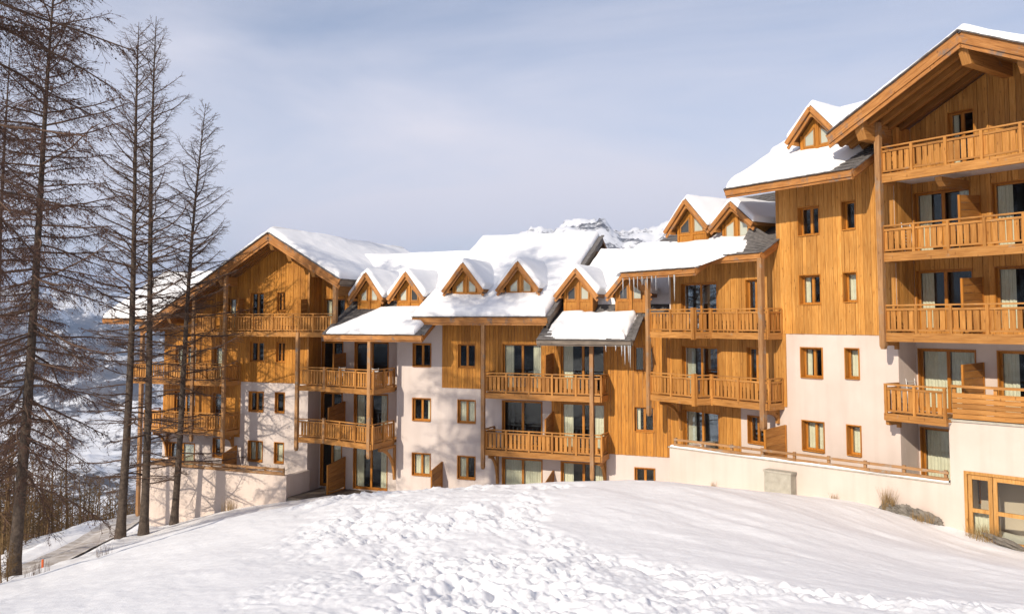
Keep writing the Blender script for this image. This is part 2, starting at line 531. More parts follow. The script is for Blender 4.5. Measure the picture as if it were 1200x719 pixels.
def snow_detail(x, y):
    r = np.hypot(x, y)
    fade = 1 - sstep(45, 90, r)
    # soft wind drifts
    d = 0.10 * fbm(x * 0.35 + 2, y * 0.35, 3) + 0.05 * fbm(x * 0.9 + y * 0.5, y * 0.25 - x * 0.1, 4)
    # smooth ripples on the right hand slope
    rg = sstep(1, 7, x + 1.5 * fbm(x * .3, y * .3, 2)) * sstep(14, 18, y)
    d = d + rg * 0.16 * fbm((x * 0.9 + y * 0.55) * 0.55, (y - x * 0.5) * 0.16, 3)
    # trampled fan: from the doors down to the lower edge and off to the right
    px = 600 + 1000 * x / np.maximum(y, 1)
    wob = 1.3 * fbm(x * 0.5, y * 0.3, 3)
    lo = np.interp(y, [9, 10.5, 12, 15, 20, 30, 34], [-2.0, -2.4, -2.9, -3.8, -5.6, -7.6, -8]) + wob
    hi = np.interp(y, [9, 10.5, 12, 15, 20, 25, 30, 34], [5.0, 4.2, 3.6, 2.6, 0.9, 0.2, -0.2, -0.2]) + wob
    fan = sstep(-.9, 1.6, x - lo) * (1 - sstep(-1.4, 0.7, x - hi)) * (1 - sstep(31, 34, y)) * sstep(2, 6, y)
    band = (1 - sstep(0.3, 1.3, seg_dist(x, y, [(3.0, 13.2), (5.5, 12.4), (9, 11.8), (15, 11.2)]) + 0.8 * fbm(x, y, 2)))
    trail = 1 - sstep(0.3, 1.0, seg_dist(x, y, [(-6.8, 29), (-4.6, 31.5), (-1.5, 30.5), (1.6, 28.5)]) + 0.5 * fbm(x * 1.2, y, 2))
    trail2 = 1 - sstep(0.2, 0.7, seg_dist(x, y, [(-0.4, 29.5), (0.6, 25), (0.2, 21), (1.4, 17), (3.6, 14.2)]) + 0.5 * fbm(x * 1.2, y, 2))
    patch = np.clip(fbm(x * .5 + 9, y * .32, 3) * 1.6 + .85, 0.3, 1)
    wgt = np.clip(np.maximum(np.maximum(fan * patch, band * .9), np.maximum(trail, trail2)), 0, 1)
    clod = np.sqrt(np.clip(fbm(x * 5.0 + 4, y * 3.4, 3, 0.5), 0, 1) ** 2 + .02) * .6
    lump = 0.34 * np.abs(fbm(x * 1.5, y * .85, 4, 0.62)) + 0.55 * clod * (0.3 + 1.4 * np.clip(fbm(x * .9 + 30, y * .6, 2) + .3, 0, 1)) + 0.22 * fbm(x * .8, y * .45 + 7, 3)
    holes = np.clip(0.16 - np.abs(fbm(x * 1.6 + 40, y * 0.9, 2)), 0, 1) * 1.2
    d = d + .80 * wgt * (lump * 0.62 - 0.08 - 0.50 * holes + .12 * np.abs(fbm(x * 7, y * 5, 3)) - .03 + .05 * fbm(x * 13, y * 10, 2))
    d = d + 0.012 * fbm(x * 6, y * 5, 3, .6)
    return d * fade

def wall_clear(x, y, h):
    return h

def build_ground():
    az = np.concatenate([np.linspace(-180, -50, 40)[:-1], np.linspace(-50, -34, 40)[:-1], np.linspace(-34, 34, 440), np.linspace(34, 50, 40)[1:], np.linspace(50, 180, 40)[1:]])
    az = np.radians(az)
    r = np.concatenate([[0.3, 1, 2, 3, 4, 5, 6, 7, 8], np.geomspace(8.8, 55, 430), np.geomspace(55.8, 140, 80)])
    R_, A_ = np.meshgrid(r, az, indexing='ij')
    x, y = R_ * np.sin(A_), R_ * np.cos(A_)
    h = ground_h(x, y) + snow_detail(x, y)
    rd = seg_dist(x, y, ROADP)
    hr = near_h(x, y)
    k = 1 - sstep(1.2, 1.9, rd)
    h = h * (1 - k) + (hr - 0.12) * k + 0.16 * np.exp(-((rd - 2.9) / 0.6) ** 2) * (1 + fbm(x, y, 3)) * (rd < 6)
    V = np.stack([x, y, h], -1).reshape(-1, 3)
    n, k_ = len(r), len(az)
    i = np.arange(n - 1)[:, None]; j = np.arange(k_ - 1)[None]
    a = i * k_ + j
    Fc = np.stack([a, a + 1, a + k_ + 1, a + k_], -1).reshape(-1, 4)[:, ::-1]
    o = meshobj('snow_ground', V, Fc, M['snow'])
    tag(o, 'snow covered slope in front of the building, trampled in the middle', 'ground', kind='structure')
    # far terrain
    az = np.radians(np.concatenate([np.linspace(-180, -60, 25)[:-1], np.linspace(-60, -34, 30)[:-1], np.linspace(-34, 34, 400), np.linspace(34, 60, 30)[1:], np.linspace(60, 180, 25)[1:]]))
    r = np.concatenate([np.geomspace(118, 900, 70), np.geomspace(915, 12000, 200)])
    R_, A_ = np.meshgrid(r, az, indexing='ij')
    x, y = R_ * np.sin(A_), R_ * np.cos(A_)
    h = ground_h(x, y) - 0.35 * (1 - sstep(120, 150, R_))
    V = np.stack([x, y, h], -1).reshape(-1, 3)
    n, k_ = len(r), len(az)
    i = np.arange(n - 1)[:, None]; j = np.arange(k_ - 1)[None]
    a = i * k_ + j
    Fc = np.stack([a, a + 1, a + k_ + 1, a + k_], -1).reshape(-1, 4)[:, ::-1]
    o = meshobj('mountain_terrain', V, Fc, M['mountain'])
    tag(o, 'snowy valley with wooded patches and far mountains', 'mountains', kind='structure')

m, nt, b = mat('snowy mountain with rock and woods')
g = N(nt, 'ShaderNodeNewGeometry')
ns1 = N(nt, 'ShaderNodeTexNoise', Scale=0.006, Detail=9.0, Roughness=0.62)
mpn = N(nt, 'ShaderNodeMapping'); mpn.inputs['Scale'].default_value = (1.0, 0.45, 2.2)
nt.links.new(g.outputs['Position'], mpn.inputs['Vector'])
nt.links.new(mpn.outputs['Vector'], ns1.inputs['Vector'])
ns2 = N(nt, 'ShaderNodeTexNoise', Scale=0.05, Detail=8.0, Roughness=0.7)
nt.links.new(g.outputs['Position'], ns2.inputs['Vector'])
ad = N(nt, 'ShaderNodeMath', operation='MULTIPLY_ADD'); ad.inputs[1].default_value = 0.55
nt.links.new(ns2.outputs['Fac'], ad.inputs[0]); nt.links.new(ns1.outputs['Fac'], ad.inputs[2])
sz = N(nt, 'ShaderNodeSeparateXYZ'); nt.links.new(g.outputs['Position'], sz.inputs[0])
zm = N(nt, 'ShaderNodeMapRange'); zm.inputs['From Min'].default_value = -500; zm.inputs['From Max'].default_value = 300
nt.links.new(sz.outputs['Z'], zm.inputs['Value'])
fb = ramp(nt, zm.outputs['Result'], [(.10, (.25, .25, .25)), (.24, (1, 1, 1)), (.62, (1, 1, 1)), (.82, (.36, .36, .36))])  # denser dark woods at these heights, painted in for shade on the far slope
ad2 = N(nt, 'ShaderNodeMath', operation='MULTIPLY_ADD'); ad2.inputs[1].default_value = 0.21
nt.links.new(fb, ad2.inputs[0]); nt.links.new(ad.outputs[0], ad2.inputs[2]); ad = ad2
mk = N(nt, 'ShaderNodeMapRange')
mk.inputs['From Min'].default_value = 0.87; mk.inputs['From Max'].default_value = 0.96
nt.links.new(ad.outputs[0], mk.inputs['Value'])
c = mixc(nt, mk.outputs['Result'], (0.82, 0.82, 0.83), (0.085, 0.07, 0.06))
nt.links.new(c, b.inputs['Base Color'])
b.inputs['Roughness'].default_value = 0.9
b.inputs['Specular IOR Level'].default_value = 0.1
M['mountain'] = m
build_ground()

def build_road():
    P = np.array(ROADP, float); pts = []
    for i in range(len(P) - 1):
        for t in np.linspace(0, 1, 10)[:-1]: pts.append(P[i] * (1 - t) + P[i + 1] * t)
    pts.append(P[-1]); pts = np.array(pts)
    tg = np.gradient(pts, axis=0); tg /= np.linalg.norm(tg, axis=1)[:, None]
    nn = np.stack([tg[:, 1], -tg[:, 0]], -1)
    ws = np.linspace(-1.35, 1.35, 13)
    X = pts[:, None, 0] + nn[:, None, 0] * ws; Y = pts[:, None, 1] + nn[:, None, 1] * ws
    Z = near_h(X, Y) - 0.0 + 0.08 * fbm(X * 1.3, Y * .4, 3) - 0.10 * np.exp(-((np.abs(ws) - 0.8) / 0.28) ** 2)
    V = np.stack([X, Y, Z], -1).reshape(-1, 3); k_ = 13
    i = np.arange(len(pts) - 1)[:, None]; j = np.arange(12)[None]; a = i * k_ + j
    o = meshobj('track', V, np.stack([a, a + 1, a + k_ + 1, a + k_], -1).reshape(-1, 4)[:, ::-1], M['road'])
    tag(o, 'muddy snow track running past the larches below the building', 'road', kind='structure')
build_road()

# ------------------------------------------------------------------ building kit
def zmin2(f, a, b): return f(a), f(b)

def cells(a0, a1, z0, top, holes, cuts=()):
    """columns between hole edges and cuts; yields (sa, sb, zlo, zhi_a, zhi_b)"""
    es = sorted(set([a0, a1] + [e for h in holes for e in h[:2] if a0 < e < a1] + [c for c in cuts if a0 < c < a1]))
    for s0, s1 in zip(es[:-1], es[1:]):
        if s1 - s0 < 0.004: continue
        mid = (s0 + s1) / 2
        zt0, zt1 = top(s0 + 1e-4), top(s1 - 1e-4)
        zc = z0
        for h in sorted([h for h in holes if h[0] <= mid <= h[1]], key=lambda h: h[2]):
            if h[3] <= zc: continue
            lo = h[2]
            if lo > zc + 0.01:
                if lo < min(zt0, zt1): yield s0, s1, zc, lo, lo
                else: break
            zc = max(zc, h[3])
        if min(zt0, zt1) > zc + 0.01: yield s0, s1, zc, zt0, zt1

def wall(F, a0, a1, z0, top, holes, parent, m, d=0.0, th=0.28, cuts=(), name='wall'):
    mb = MB()
    tf = top if callable(top) else (lambda s: top)
    for s0, s1, zl, zt0, zt1 in cells(a0, a1, z0, tf, holes, cuts):
        mb.hexa([F.w(s0, d - th, zl), F.w(s1, d - th, zl), F.w(s1, d, zl), F.w(s0, d, zl),
                 F.w(s0, d - th, zt0), F.w(s1, d - th, zt1), F.w(s1, d, zt1), F.w(s0, d, zt0)])
    return mb.build(name, m, parent)

def cladding(F, a0, a1, z0, top, holes, parent, d=0.0, pitch=0.17, single=True, cuts=(), seed=1, mn='clad'):
    """vertical boards proud of the wall; single: one object per board, else joined"""
    rnd = random.Random(seed)
    tf = top if callable(top) else (lambda s: top)
    cc = []; s = a0
    while s < a1 - 0.06:
        s += pitch * rnd.uniform(0.85, 1.15); cc.append(s)
    cs = set(list(cuts) + [a0, a1] + [e for h in holes for e in h[:2]])
    cc = [c for c in cc if all(abs(c - x) > 0.05 for x in cs)]
    mb = MB(); g = 0.006
    for s0, s1, zl, zt0, zt1 in cells(a0, a1, z0, tf, holes, list(cuts) + cc):
        th = rnd.choice([0.022, 0.026, 0.034, 0.04])
        b0, b1 = s0 + g, s1 - g
        if single and abs(zt0 - zt1) < 0.01:
            board('cladding_board', F, b0, b1, d + 0.002, d + th, zl + 0.003, zt0, mn, parent)
        else:
            x = mb if not single else MB()
            x.hexa([F.w(b0, d + 0.002, zl), F.w(b1, d + 0.002, zl), F.w(b1, d + th, zl), F.w(b0, d + th, zl),
                    F.w(b0, d + 0.002, zt0), F.w(b1, d + 0.002, zt1), F.w(b1, d + th, zt1), F.w(b0, d + th, zt0)])
            if single: x.build('cladding_board', M[mn], parent)
    if not single and mb.v:
        o = mb.build('cladding', M[mn], parent); o['kind'] = 'stuff'

ROOMS = {}
def window(F, a0, a1, z0, z1, parent, d=0.0, inset=0.12, sashes=2, curtain='none', door=False, name=None):
    mb = MB()
    df = d - inset
    # lining of the reveal
    L = 0.035
    F.box(mb, a0, a0 + L, df - .06, d + .045, z0, z1)
    F.box(mb, a1 - L, a1, df - .06, d + .045, z0, z1)
    F.box(mb, a0 + L, a1 - L, df - .06, d + .043, z1 - L, z1)
    F.box(mb, a0 + L, a1 - L, df - .06, d + (.075 if not door else .03), z0, z0 + L)
    b0, b1, y0, y1 = a0 + L + .002, a1 - L - .002, z0 + L + .002, z1 - L - .002
    w = 0.065
    F.box(mb, b0, b0 + w, df - .05, df + .02, y0, y1)
    F.box(mb, b1 - w, b1, df - .05, df + .02, y0, y1)
    F.box(mb, b0 + w, b1 - w, df - .05, df + .018, y1 - w, y1)
    F.box(mb, b0 + w, b1 - w, df - .05, df + .018, y0, y0 + w * (1.3 if door else 1))
    inner0, inner1 = b0 + w, b1 - w
    n = sashes
    for k in range(1, n):
        c = inner0 + (inner1 - inner0) * k / n
        F.box(mb, c - .055, c + .055, df - .05, df + .03, y0 + w, y1 - w)
    o = mb.build(name or ('balcony_door' if door else 'window'), M['frame'], parent)
    for k in range(n):
        c0 = inner0 + (inner1 - inner0) * k / n + (0.056 if k else 0.001)
        c1 = inner0 + (inner1 - inner0) * (k + 1) / n - (0.056 if k < n - 1 else 0.001)
        p = MB(); F.box(p, c0, c1, df - .022, df - .012, y0 + w, y1 - w)
        p.build('pane', M['glass'], o)
        ks = {'both': 1, 'full': 2, 'none': 0}.get(curtain)
        if ks is None: ks = {'left': (1 if k == 0 else 0), 'right': (1 if k == n - 1 else 0), 'fullleft': (2 if k == 0 else 0), 'fullright': (2 if k == n - 1 else 0)}[curtain]
        if ks:
            W = c1 - c0
            q0, q1 = (c0 - .02, c1 + .02) if ks == 2 else ((c0 - .02, c0 + W * .48) if k < n / 2 else (c1 - W * .48, c1 + .02))
            nn = max(8, int((q1 - q0) / 0.025)); V = []
            for i in range(nn + 1):
                s = q0 + (q1 - q0) * i / nn
                dd = df - .11 + .022 * sin(i * 1.35) + .01 * sin(i * 0.47 + a0)
                for zz in (y0 + .05, y1 - .02): V.append(F.w(s, dd, zz))
            V = np.array(V); j = np.arange(nn) * 2
            meshobj('curtain', V, np.stack([j, j + 2, j + 3, j + 1], -1), M['curtain'], o)
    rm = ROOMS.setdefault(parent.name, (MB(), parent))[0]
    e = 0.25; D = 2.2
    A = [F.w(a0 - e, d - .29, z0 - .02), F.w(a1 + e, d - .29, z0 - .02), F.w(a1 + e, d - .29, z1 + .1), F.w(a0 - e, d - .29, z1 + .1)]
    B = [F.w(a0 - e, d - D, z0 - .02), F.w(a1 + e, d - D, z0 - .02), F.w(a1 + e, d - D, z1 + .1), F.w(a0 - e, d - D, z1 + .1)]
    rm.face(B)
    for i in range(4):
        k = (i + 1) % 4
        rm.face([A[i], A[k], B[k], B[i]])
    return o

def balcony(F, poly, zt, parent, back=0.0, left_end=True, right_end=True, soffit='beam', rail_h=0.95, slat_pitch=0.2, skip=(), inner=None, bd=0.26, rail_skip=()):
    """poly: outline (a, d) of the front edge from left to right, zt: floor level"""
    mb = MB()
    pl = list(poly)
    full = [(pl[0][0], back)] + pl + [(pl[-1][0], back)] if inner is None else inner
    # deck
    P = [F.w(a, d, zt - .12) for a, d in full]
    mb.prism(P, (0, 0, .10))
    edges = []
    if left_end: edges.append(((pl[0][0], 0.0 if back < 0 else back), pl[0], 'end'))
    for p, q in zip(pl[:-1], pl[1:]): edges.append((p, q, 'front'))
    if right_end: edges.append((pl[-1], (pl[-1][0], 0.0 if back < 0 else back), 'end'))
    for (p, q, k) in edges:
        A = F.w(p[0], p[1], zt - bd / 2 + .01); B = F.w(q[0], q[1], zt - bd / 2 + .01)
        mb.beam(A, B, .13 if k == 'front' else .124, bd if k == 'front' else bd - .006)
    # joists under the deck
    if soffit == 'beam':
        a0, a1 = pl[0][0], pl[-1][0]; n = max(2, int((a1 - a0) / 1.2))
        for i in range(n + 1):
            a = a0 + .15 + (a1 - a0 - .3) * i / n
            dm = min(p[1] for p in pl) - .08
            F.box(mb, a - .05, a + .05, back + .01, dm, zt - .21, zt - .121)
    o = mb.build('balcony', M['beam'], parent)
    if soffit == 'white':
        q = MB(); q.prism([F.w(a, min(d, 1e9) - (.07 if d > back else -.01), zt - .15) for a, d in full], (0, 0, .027))
        q.build('soffit', M['whitesoffit'], o)
    for ei, (p, q, k) in enumerate(edges):
        if ei in rail_skip: continue
        A = Vector(F.w(p[0], p[1], zt)); B = Vector(F.w(q[0], q[1], zt)); L = (B - A).length
        if L < .15: continue
        dv = (B - A) / L; ang = atan2(dv.y, dv.x); up = Vector((0, 0, 1))
        nrm = Vector((dv.y, -dv.x, 0))
        if nrm.y > 0: nrm = -nrm
        r = MB()
        r.beam(A + up * rail_h, B + up * rail_h, .09, .05)
        hr = r.build('handrail', M['beam'], o)
        r = MB()
        r.beam(A + up * (rail_h - .14), B + up * (rail_h - .14), .05, .07)
        r.build('rail', M['beam'], o); r = MB()
        r.beam(A + up * .10, B + up * .10, .05, .06)
        r.build('rail', M['beam'], o)
        npst = max(1, round(L / 1.25))
        for i in range(npst + 1):
            if i == npst and ei < len(edges) - 1: continue
            c = A + dv * min(max(L * i / npst, .045), L - .045) + up * (rail_h / 2 - .02) + nrm * .03
            b_ = board('rail_post', F, 0, .09, 0, .075, 0, rail_h - .012, 'slat', o, ang=ang, center=tuple(c))
        x = .10; rnd = random.Random(int(L * 977) + ei)
        while x < L - .08:
            if rnd.random() > 0.015:
                w = slat_pitch * (.76 if slat_pitch > .21 else .70) * rnd.uniform(.86, 1.12)
                c = A + dv * x + up * ((.135 + rail_h - .18) / 2) + nrm * -.02
                board('slat', F, 0, w, 0, .022, .0, rail_h - .18 - .135 + .03, 'slat', o, ang=ang, center=tuple(c + up * .0))
            x += slat_pitch * rnd.uniform(.95, 1.05)
    return o

def post(F, a, d, z0, z1, parent, w=.17):
    mb = MB()
    F.box(mb, a - w / 2, a + w / 2, d - w / 2, d + w / 2, z0 + .12, z1)
    # chamfered foot
    c = w * .32
    mb.hexa([F.w(a - c, d - c, z0), F.w(a + c, d - c, z0), F.w(a + c, d + c, z0), F.w(a - c, d + c, z0),
             F.w(a - w / 2, d - w / 2, z0 + .12), F.w(a + w / 2, d - w / 2, z0 + .12), F.w(a + w / 2, d + w / 2, z0 + .12), F.w(a - w / 2, d + w / 2, z0 + .12)])
    return mb.build('post', M['post'], parent)

def bracket(F, a, z1, reach, drop, parent, d=0.0):
    """curved timber brace under a balcony"""
    mb = MB()
    F.box(mb, a - .06, a + .06, d + .01, d + .13, z1 - drop, z1)
    F.box(mb, a - .058, a + .058, d + .13, d + reach, z1 - .14, z1 - .003)
    n = 7; out = []; inn = []
    for i in range(n + 1):
        t = i / n * pi / 2
        cx, cz = d + reach - .05, z1 - drop + .12
        rx, rz = reach - .2, drop - .28
        out.append((cx - rx * cos(t), cz + rz * sin(t)))
        inn.append((cx - (rx + .13) * cos(t), cz + (rz + .13) * sin(t)))
    for i in range(n):
        q = [out[i], out[i + 1], inn[i + 1], inn[i]]
        mb.hexa([F.w(a - .05, *q[0]), F.w(a - .05, *q[1]), F.w(a - .05, *q[2]), F.w(a - .05, *q[3]),
                 F.w(a + .05, *q[0]), F.w(a + .05, *q[1]), F.w(a + .05, *q[2]), F.w(a + .05, *q[3])])
    return mb.build('bracket', M['beam'], parent)

def corbel(F, a, z, d0, d1, parent, w=.2, h=.34):
    """purlin end carrying a roof, cut away below its tip"""
    mb = MB()
    poly = [F.w(a - w / 2, d0, z), F.w(a - w / 2, d1, z), F.w(a - w / 2, d1 - .03, z - h * .45), F.w(a - w / 2, d1 - .22, z - h), F.w(a - w / 2, d0, z - h)]
    mb.prism(poly, tuple(x * w for x in (F.u[0], F.u[1], 0)))
    return mb.build('purlin', M['beam'], parent)

def screen(F, a, d0, d1, z0, zback, zfront, parent, n=6):
    """privacy screen standing out from the wall: frame posts and planks"""
    mb = MB()
    F.box(mb, a - .035, a + .035, d0 + .004, d0 + .07, z0, zback)
    F.box(mb, a - .035, a + .035, d1 - .07, d1, z0, zfront)
    F.box(mb, a - .034, a + .034, d0 + .004, d1, z0 - .05, z0 + .002)
    o = mb.build('privacy_screen', M['frame'], parent)
    for i in range(n):
        t0, t1 = i / n, (i + 1) / n
        zb0, zb1 = z0 + .05 + (zback - z0 - .05) * t0 + .012, z0 + .05 + (zback - z0 - .05) * t1
        zf0, zf1 = z0 + .05 + (zfront - z0 - .05) * t0 + .012, z0 + .05 + (zfront - z0 - .05) * t1
        p = MB()
        e = .018 + .006 * (i % 2)
        p.hexa([F.w(a - e, d0 + .072, zb0), F.w(a + e, d0 + .072, zb0), F.w(a + e, d1 - .072, zf0), F.w(a - e, d1 - .072, zf0),
                F.w(a - e, d0 + .072, zb1), F.w(a + e, d0 + .072, zb1), F.w(a + e, d1 - .072, zf1), F.w(a - e, d1 - .072, zf1)])
        p.build('plank', M['screen'], o)
    return o

def slab(pts, th, parent, name='roof', mats=None):
    """pts: 4 points of the upper face, counter-clockwise from above, thickness straight down"""
    mb = MB()
    lo = [(p[0], p[1], p[2] - th) for p in pts]
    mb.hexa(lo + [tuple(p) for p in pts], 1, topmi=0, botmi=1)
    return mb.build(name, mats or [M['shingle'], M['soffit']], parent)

def fascia(A, B, parent, w=.05, h=.26, out=(0, 0, 0), drop=0.0, double=True, mname='fascia', edge=True):
    A, B, out = Vector(A), Vector(B), Vector(out)
    dn = Vector((0, 0, -1))
    mb = MB()
    mb.beam(A + out * (w / 2 + .003) + dn * (h / 2 + drop), B + out * (w / 2 + .003) + dn * (h / 2 + drop), w, h)
    o = mb.build('fascia_board', M[mname], parent)
    if edge:
        e = MB(); q = (B - A).normalized() * .02
        n_ = max(2, int((B - A).length / .34)); rr_ = random.Random(int((B - A).length * 1000))
        for i in range(n_):
            a_, b_ = A + (B - A) * (i / n_), A + (B - A) * ((i + 1) / n_)
            e.beam(a_ + out * (.05 + rr_.uniform(-.012, .018)) + Vector((0, 0, .022 + rr_.uniform(0, .012))), b_ + out * .05 + Vector((0, 0, .022 + rr_.uniform(0, .012))), .17, .038)
        ob = e.build('eave_slates', M['shingle'], parent); ob['kind'] = 'stuff'
    if double:
        mb = MB(); h2 = h * .55
        mb.beam(A - out * (w / 2) + dn * (h + drop + h2 / 2 - .04), B - out * (w / 2) + dn * (h + drop + h2 / 2 - .04), w, h2)
        mb.build('fascia_board', M[mname], parent)
    return o

def shingles(A, B, C, D, parent, rows, per, lift=.012, seed=3):
    """courses of slates over the quad A B (eave) C D (top)"""
    A, B, C, D = map(Vector, (A, B, C, D)); rnd = random.Random(seed); mb = MB()
    nrm = (B - A).cross(D - A).normalized()
    if nrm.z < 0: nrm = -nrm
    def P(u, v): return (A * (1 - u) + B * u) * (1 - v) + (D * (1 - u) + C * u) * v
    for r in range(rows):
        v0, v1 = r / rows, min(1, (r + 1.25) / rows)
        u = -rnd.random() / per
        while u < 1:
            w = rnd.uniform(.75, 1.3) / per
            u0, u1 = max(0, u + .003), min(1, u + w - .003); u += w
            if u1 - u0 < .01: continue
            j = rnd.uniform(-.10, .05) / rows
            l0, l1 = nrm * (lift + .028 + rnd.uniform(0, .012)), nrm * (lift)
            q = [P(u0, max(0, v0 + j)), P(u1, max(0, v0 + j)), P(u1, v1), P(u0, v1)]
            t = nrm * .014
            mb.hexa([q[0] + l0 - t, q[1] + l0 - t, q[2] + l1 - t, q[3] + l1 - t, q[0] + l0, q[1] + l0, q[2] + l1, q[3] + l1])
    o = mb.build('shingles', M['shingle'], parent); o['kind'] = 'stuff'
    return o

def snow(label, quad, T, edges='1111', seed=0, res=.16, ragged=.12, name='roof_snow', over=.04, cat='snow'):
    """snow lying on a roof plane; quad: eave left, eave right, top right, top left; edges: which ones are rounded off"""
    q = [np.array(p, float) for p in quad]
    L1 = max(np.linalg.norm(q[1] - q[0]), np.linalg.norm(q[2] - q[3])); L2 = max(np.linalg.norm(q[3] - q[0]), np.linalg.norm(q[2] - q[1]))
    def sp(L):
        c = [0, .02, .045, .08, .13, .2, .3]
        c = [x for x in c if x < L * .3]
        n = max(2, int((L - 2 * c[-1]) / res))
        mid = list(np.linspace(c[-1], L - c[-1], n))
        return np.array(c[:-1] + mid + [L - x for x in reversed(c[:-1])]) / L
    u, v = sp(L1), sp(L2)
    U, Vv = np.meshgrid(u, v, indexing='ij')
    P = ((1 - U) * (1 - Vv))[..., None] * q[0] + (U * (1 - Vv))[..., None] * q[1] + (U * Vv)[..., None] * q[2] + ((1 - U) * Vv)[..., None] * q[3]
    x, y = P[..., 0], P[..., 1]
    rag = ragged * (fbm(x * 1.1 + seed, y * 1.1, 3) + .25 * fbm(x * 4, y * 4 + seed, 2))
    de = np.full(U.shape, 9.0)
    for flag, e in zip(edges, (Vv * L2, (1 - U) * L1, (1 - Vv) * L2, U * L1)):
        if flag == '1': de = np.minimum(de, e)
    inner = np.clip(de - np.maximum(0, rag) * (de < 5), 0, 9)
    rr = T * 1.15
    prof = np.sqrt(np.clip(1 - (1 - np.clip(inner / rr, 0, 1)) ** 2, 0, 1))
    thick = T * (1 + .30 * fbm(x * .55 + seed * 3, y * .55, 3) + .10 * fbm(x * 1.9, y * 1.9 + seed, 3)) * prof
    # push the flanks out a little past the edge
    nrm = np.cross(q[1] - q[0], q[3] - q[0]); nrm /= np.linalg.norm(nrm)
    if nrm[2] < 0: nrm = -nrm
    Z = P.copy(); Z[..., 2] += thick * 1.08 + .03
    dn = (q[0] - q[3]); dn[2] = 0; dn /= max(1e-6, np.linalg.norm(dn))
    bulge = over * np.exp(-(Vv * L2) / .25) * np.clip(thick / T, 0, 1)
    Z += bulge[..., None] * dn
    k = len(v); n = len(u)
    top = Z.reshape(-1, 3)
    bot = P.reshape(-1, 3) + np.array([0, 0, .012])
    i = np.arange(n - 1)[:, None]; j = np.arange(k - 1)[None]; a = (i * k + j)
    f1 = np.stack([a, a + k, a + k + 1, a + 1], -1).reshape(-1, 4)
    f2 = f1[:, ::-1] + n * k
    ring = [(ii, 0) for ii in range(n)] + [(n - 1, jj) for jj in range(1, k)] + [(ii, k - 1) for ii in range(n - 2, -1, -1)] + [(0, jj) for jj in range(k - 2, 0, -1)]
    ring = np.array([ii * k + jj for ii, jj in ring]); nx = np.roll(ring, -1)
    f3 = np.stack([ring, ring + n * k, nx + n * k, nx], -1)
    o = meshobj(name, np.concatenate([top, bot]), np.concatenate([f1, f2, f3]), M['roofsnow'])
    tag(o, label, cat, kind='stuff')
    return o

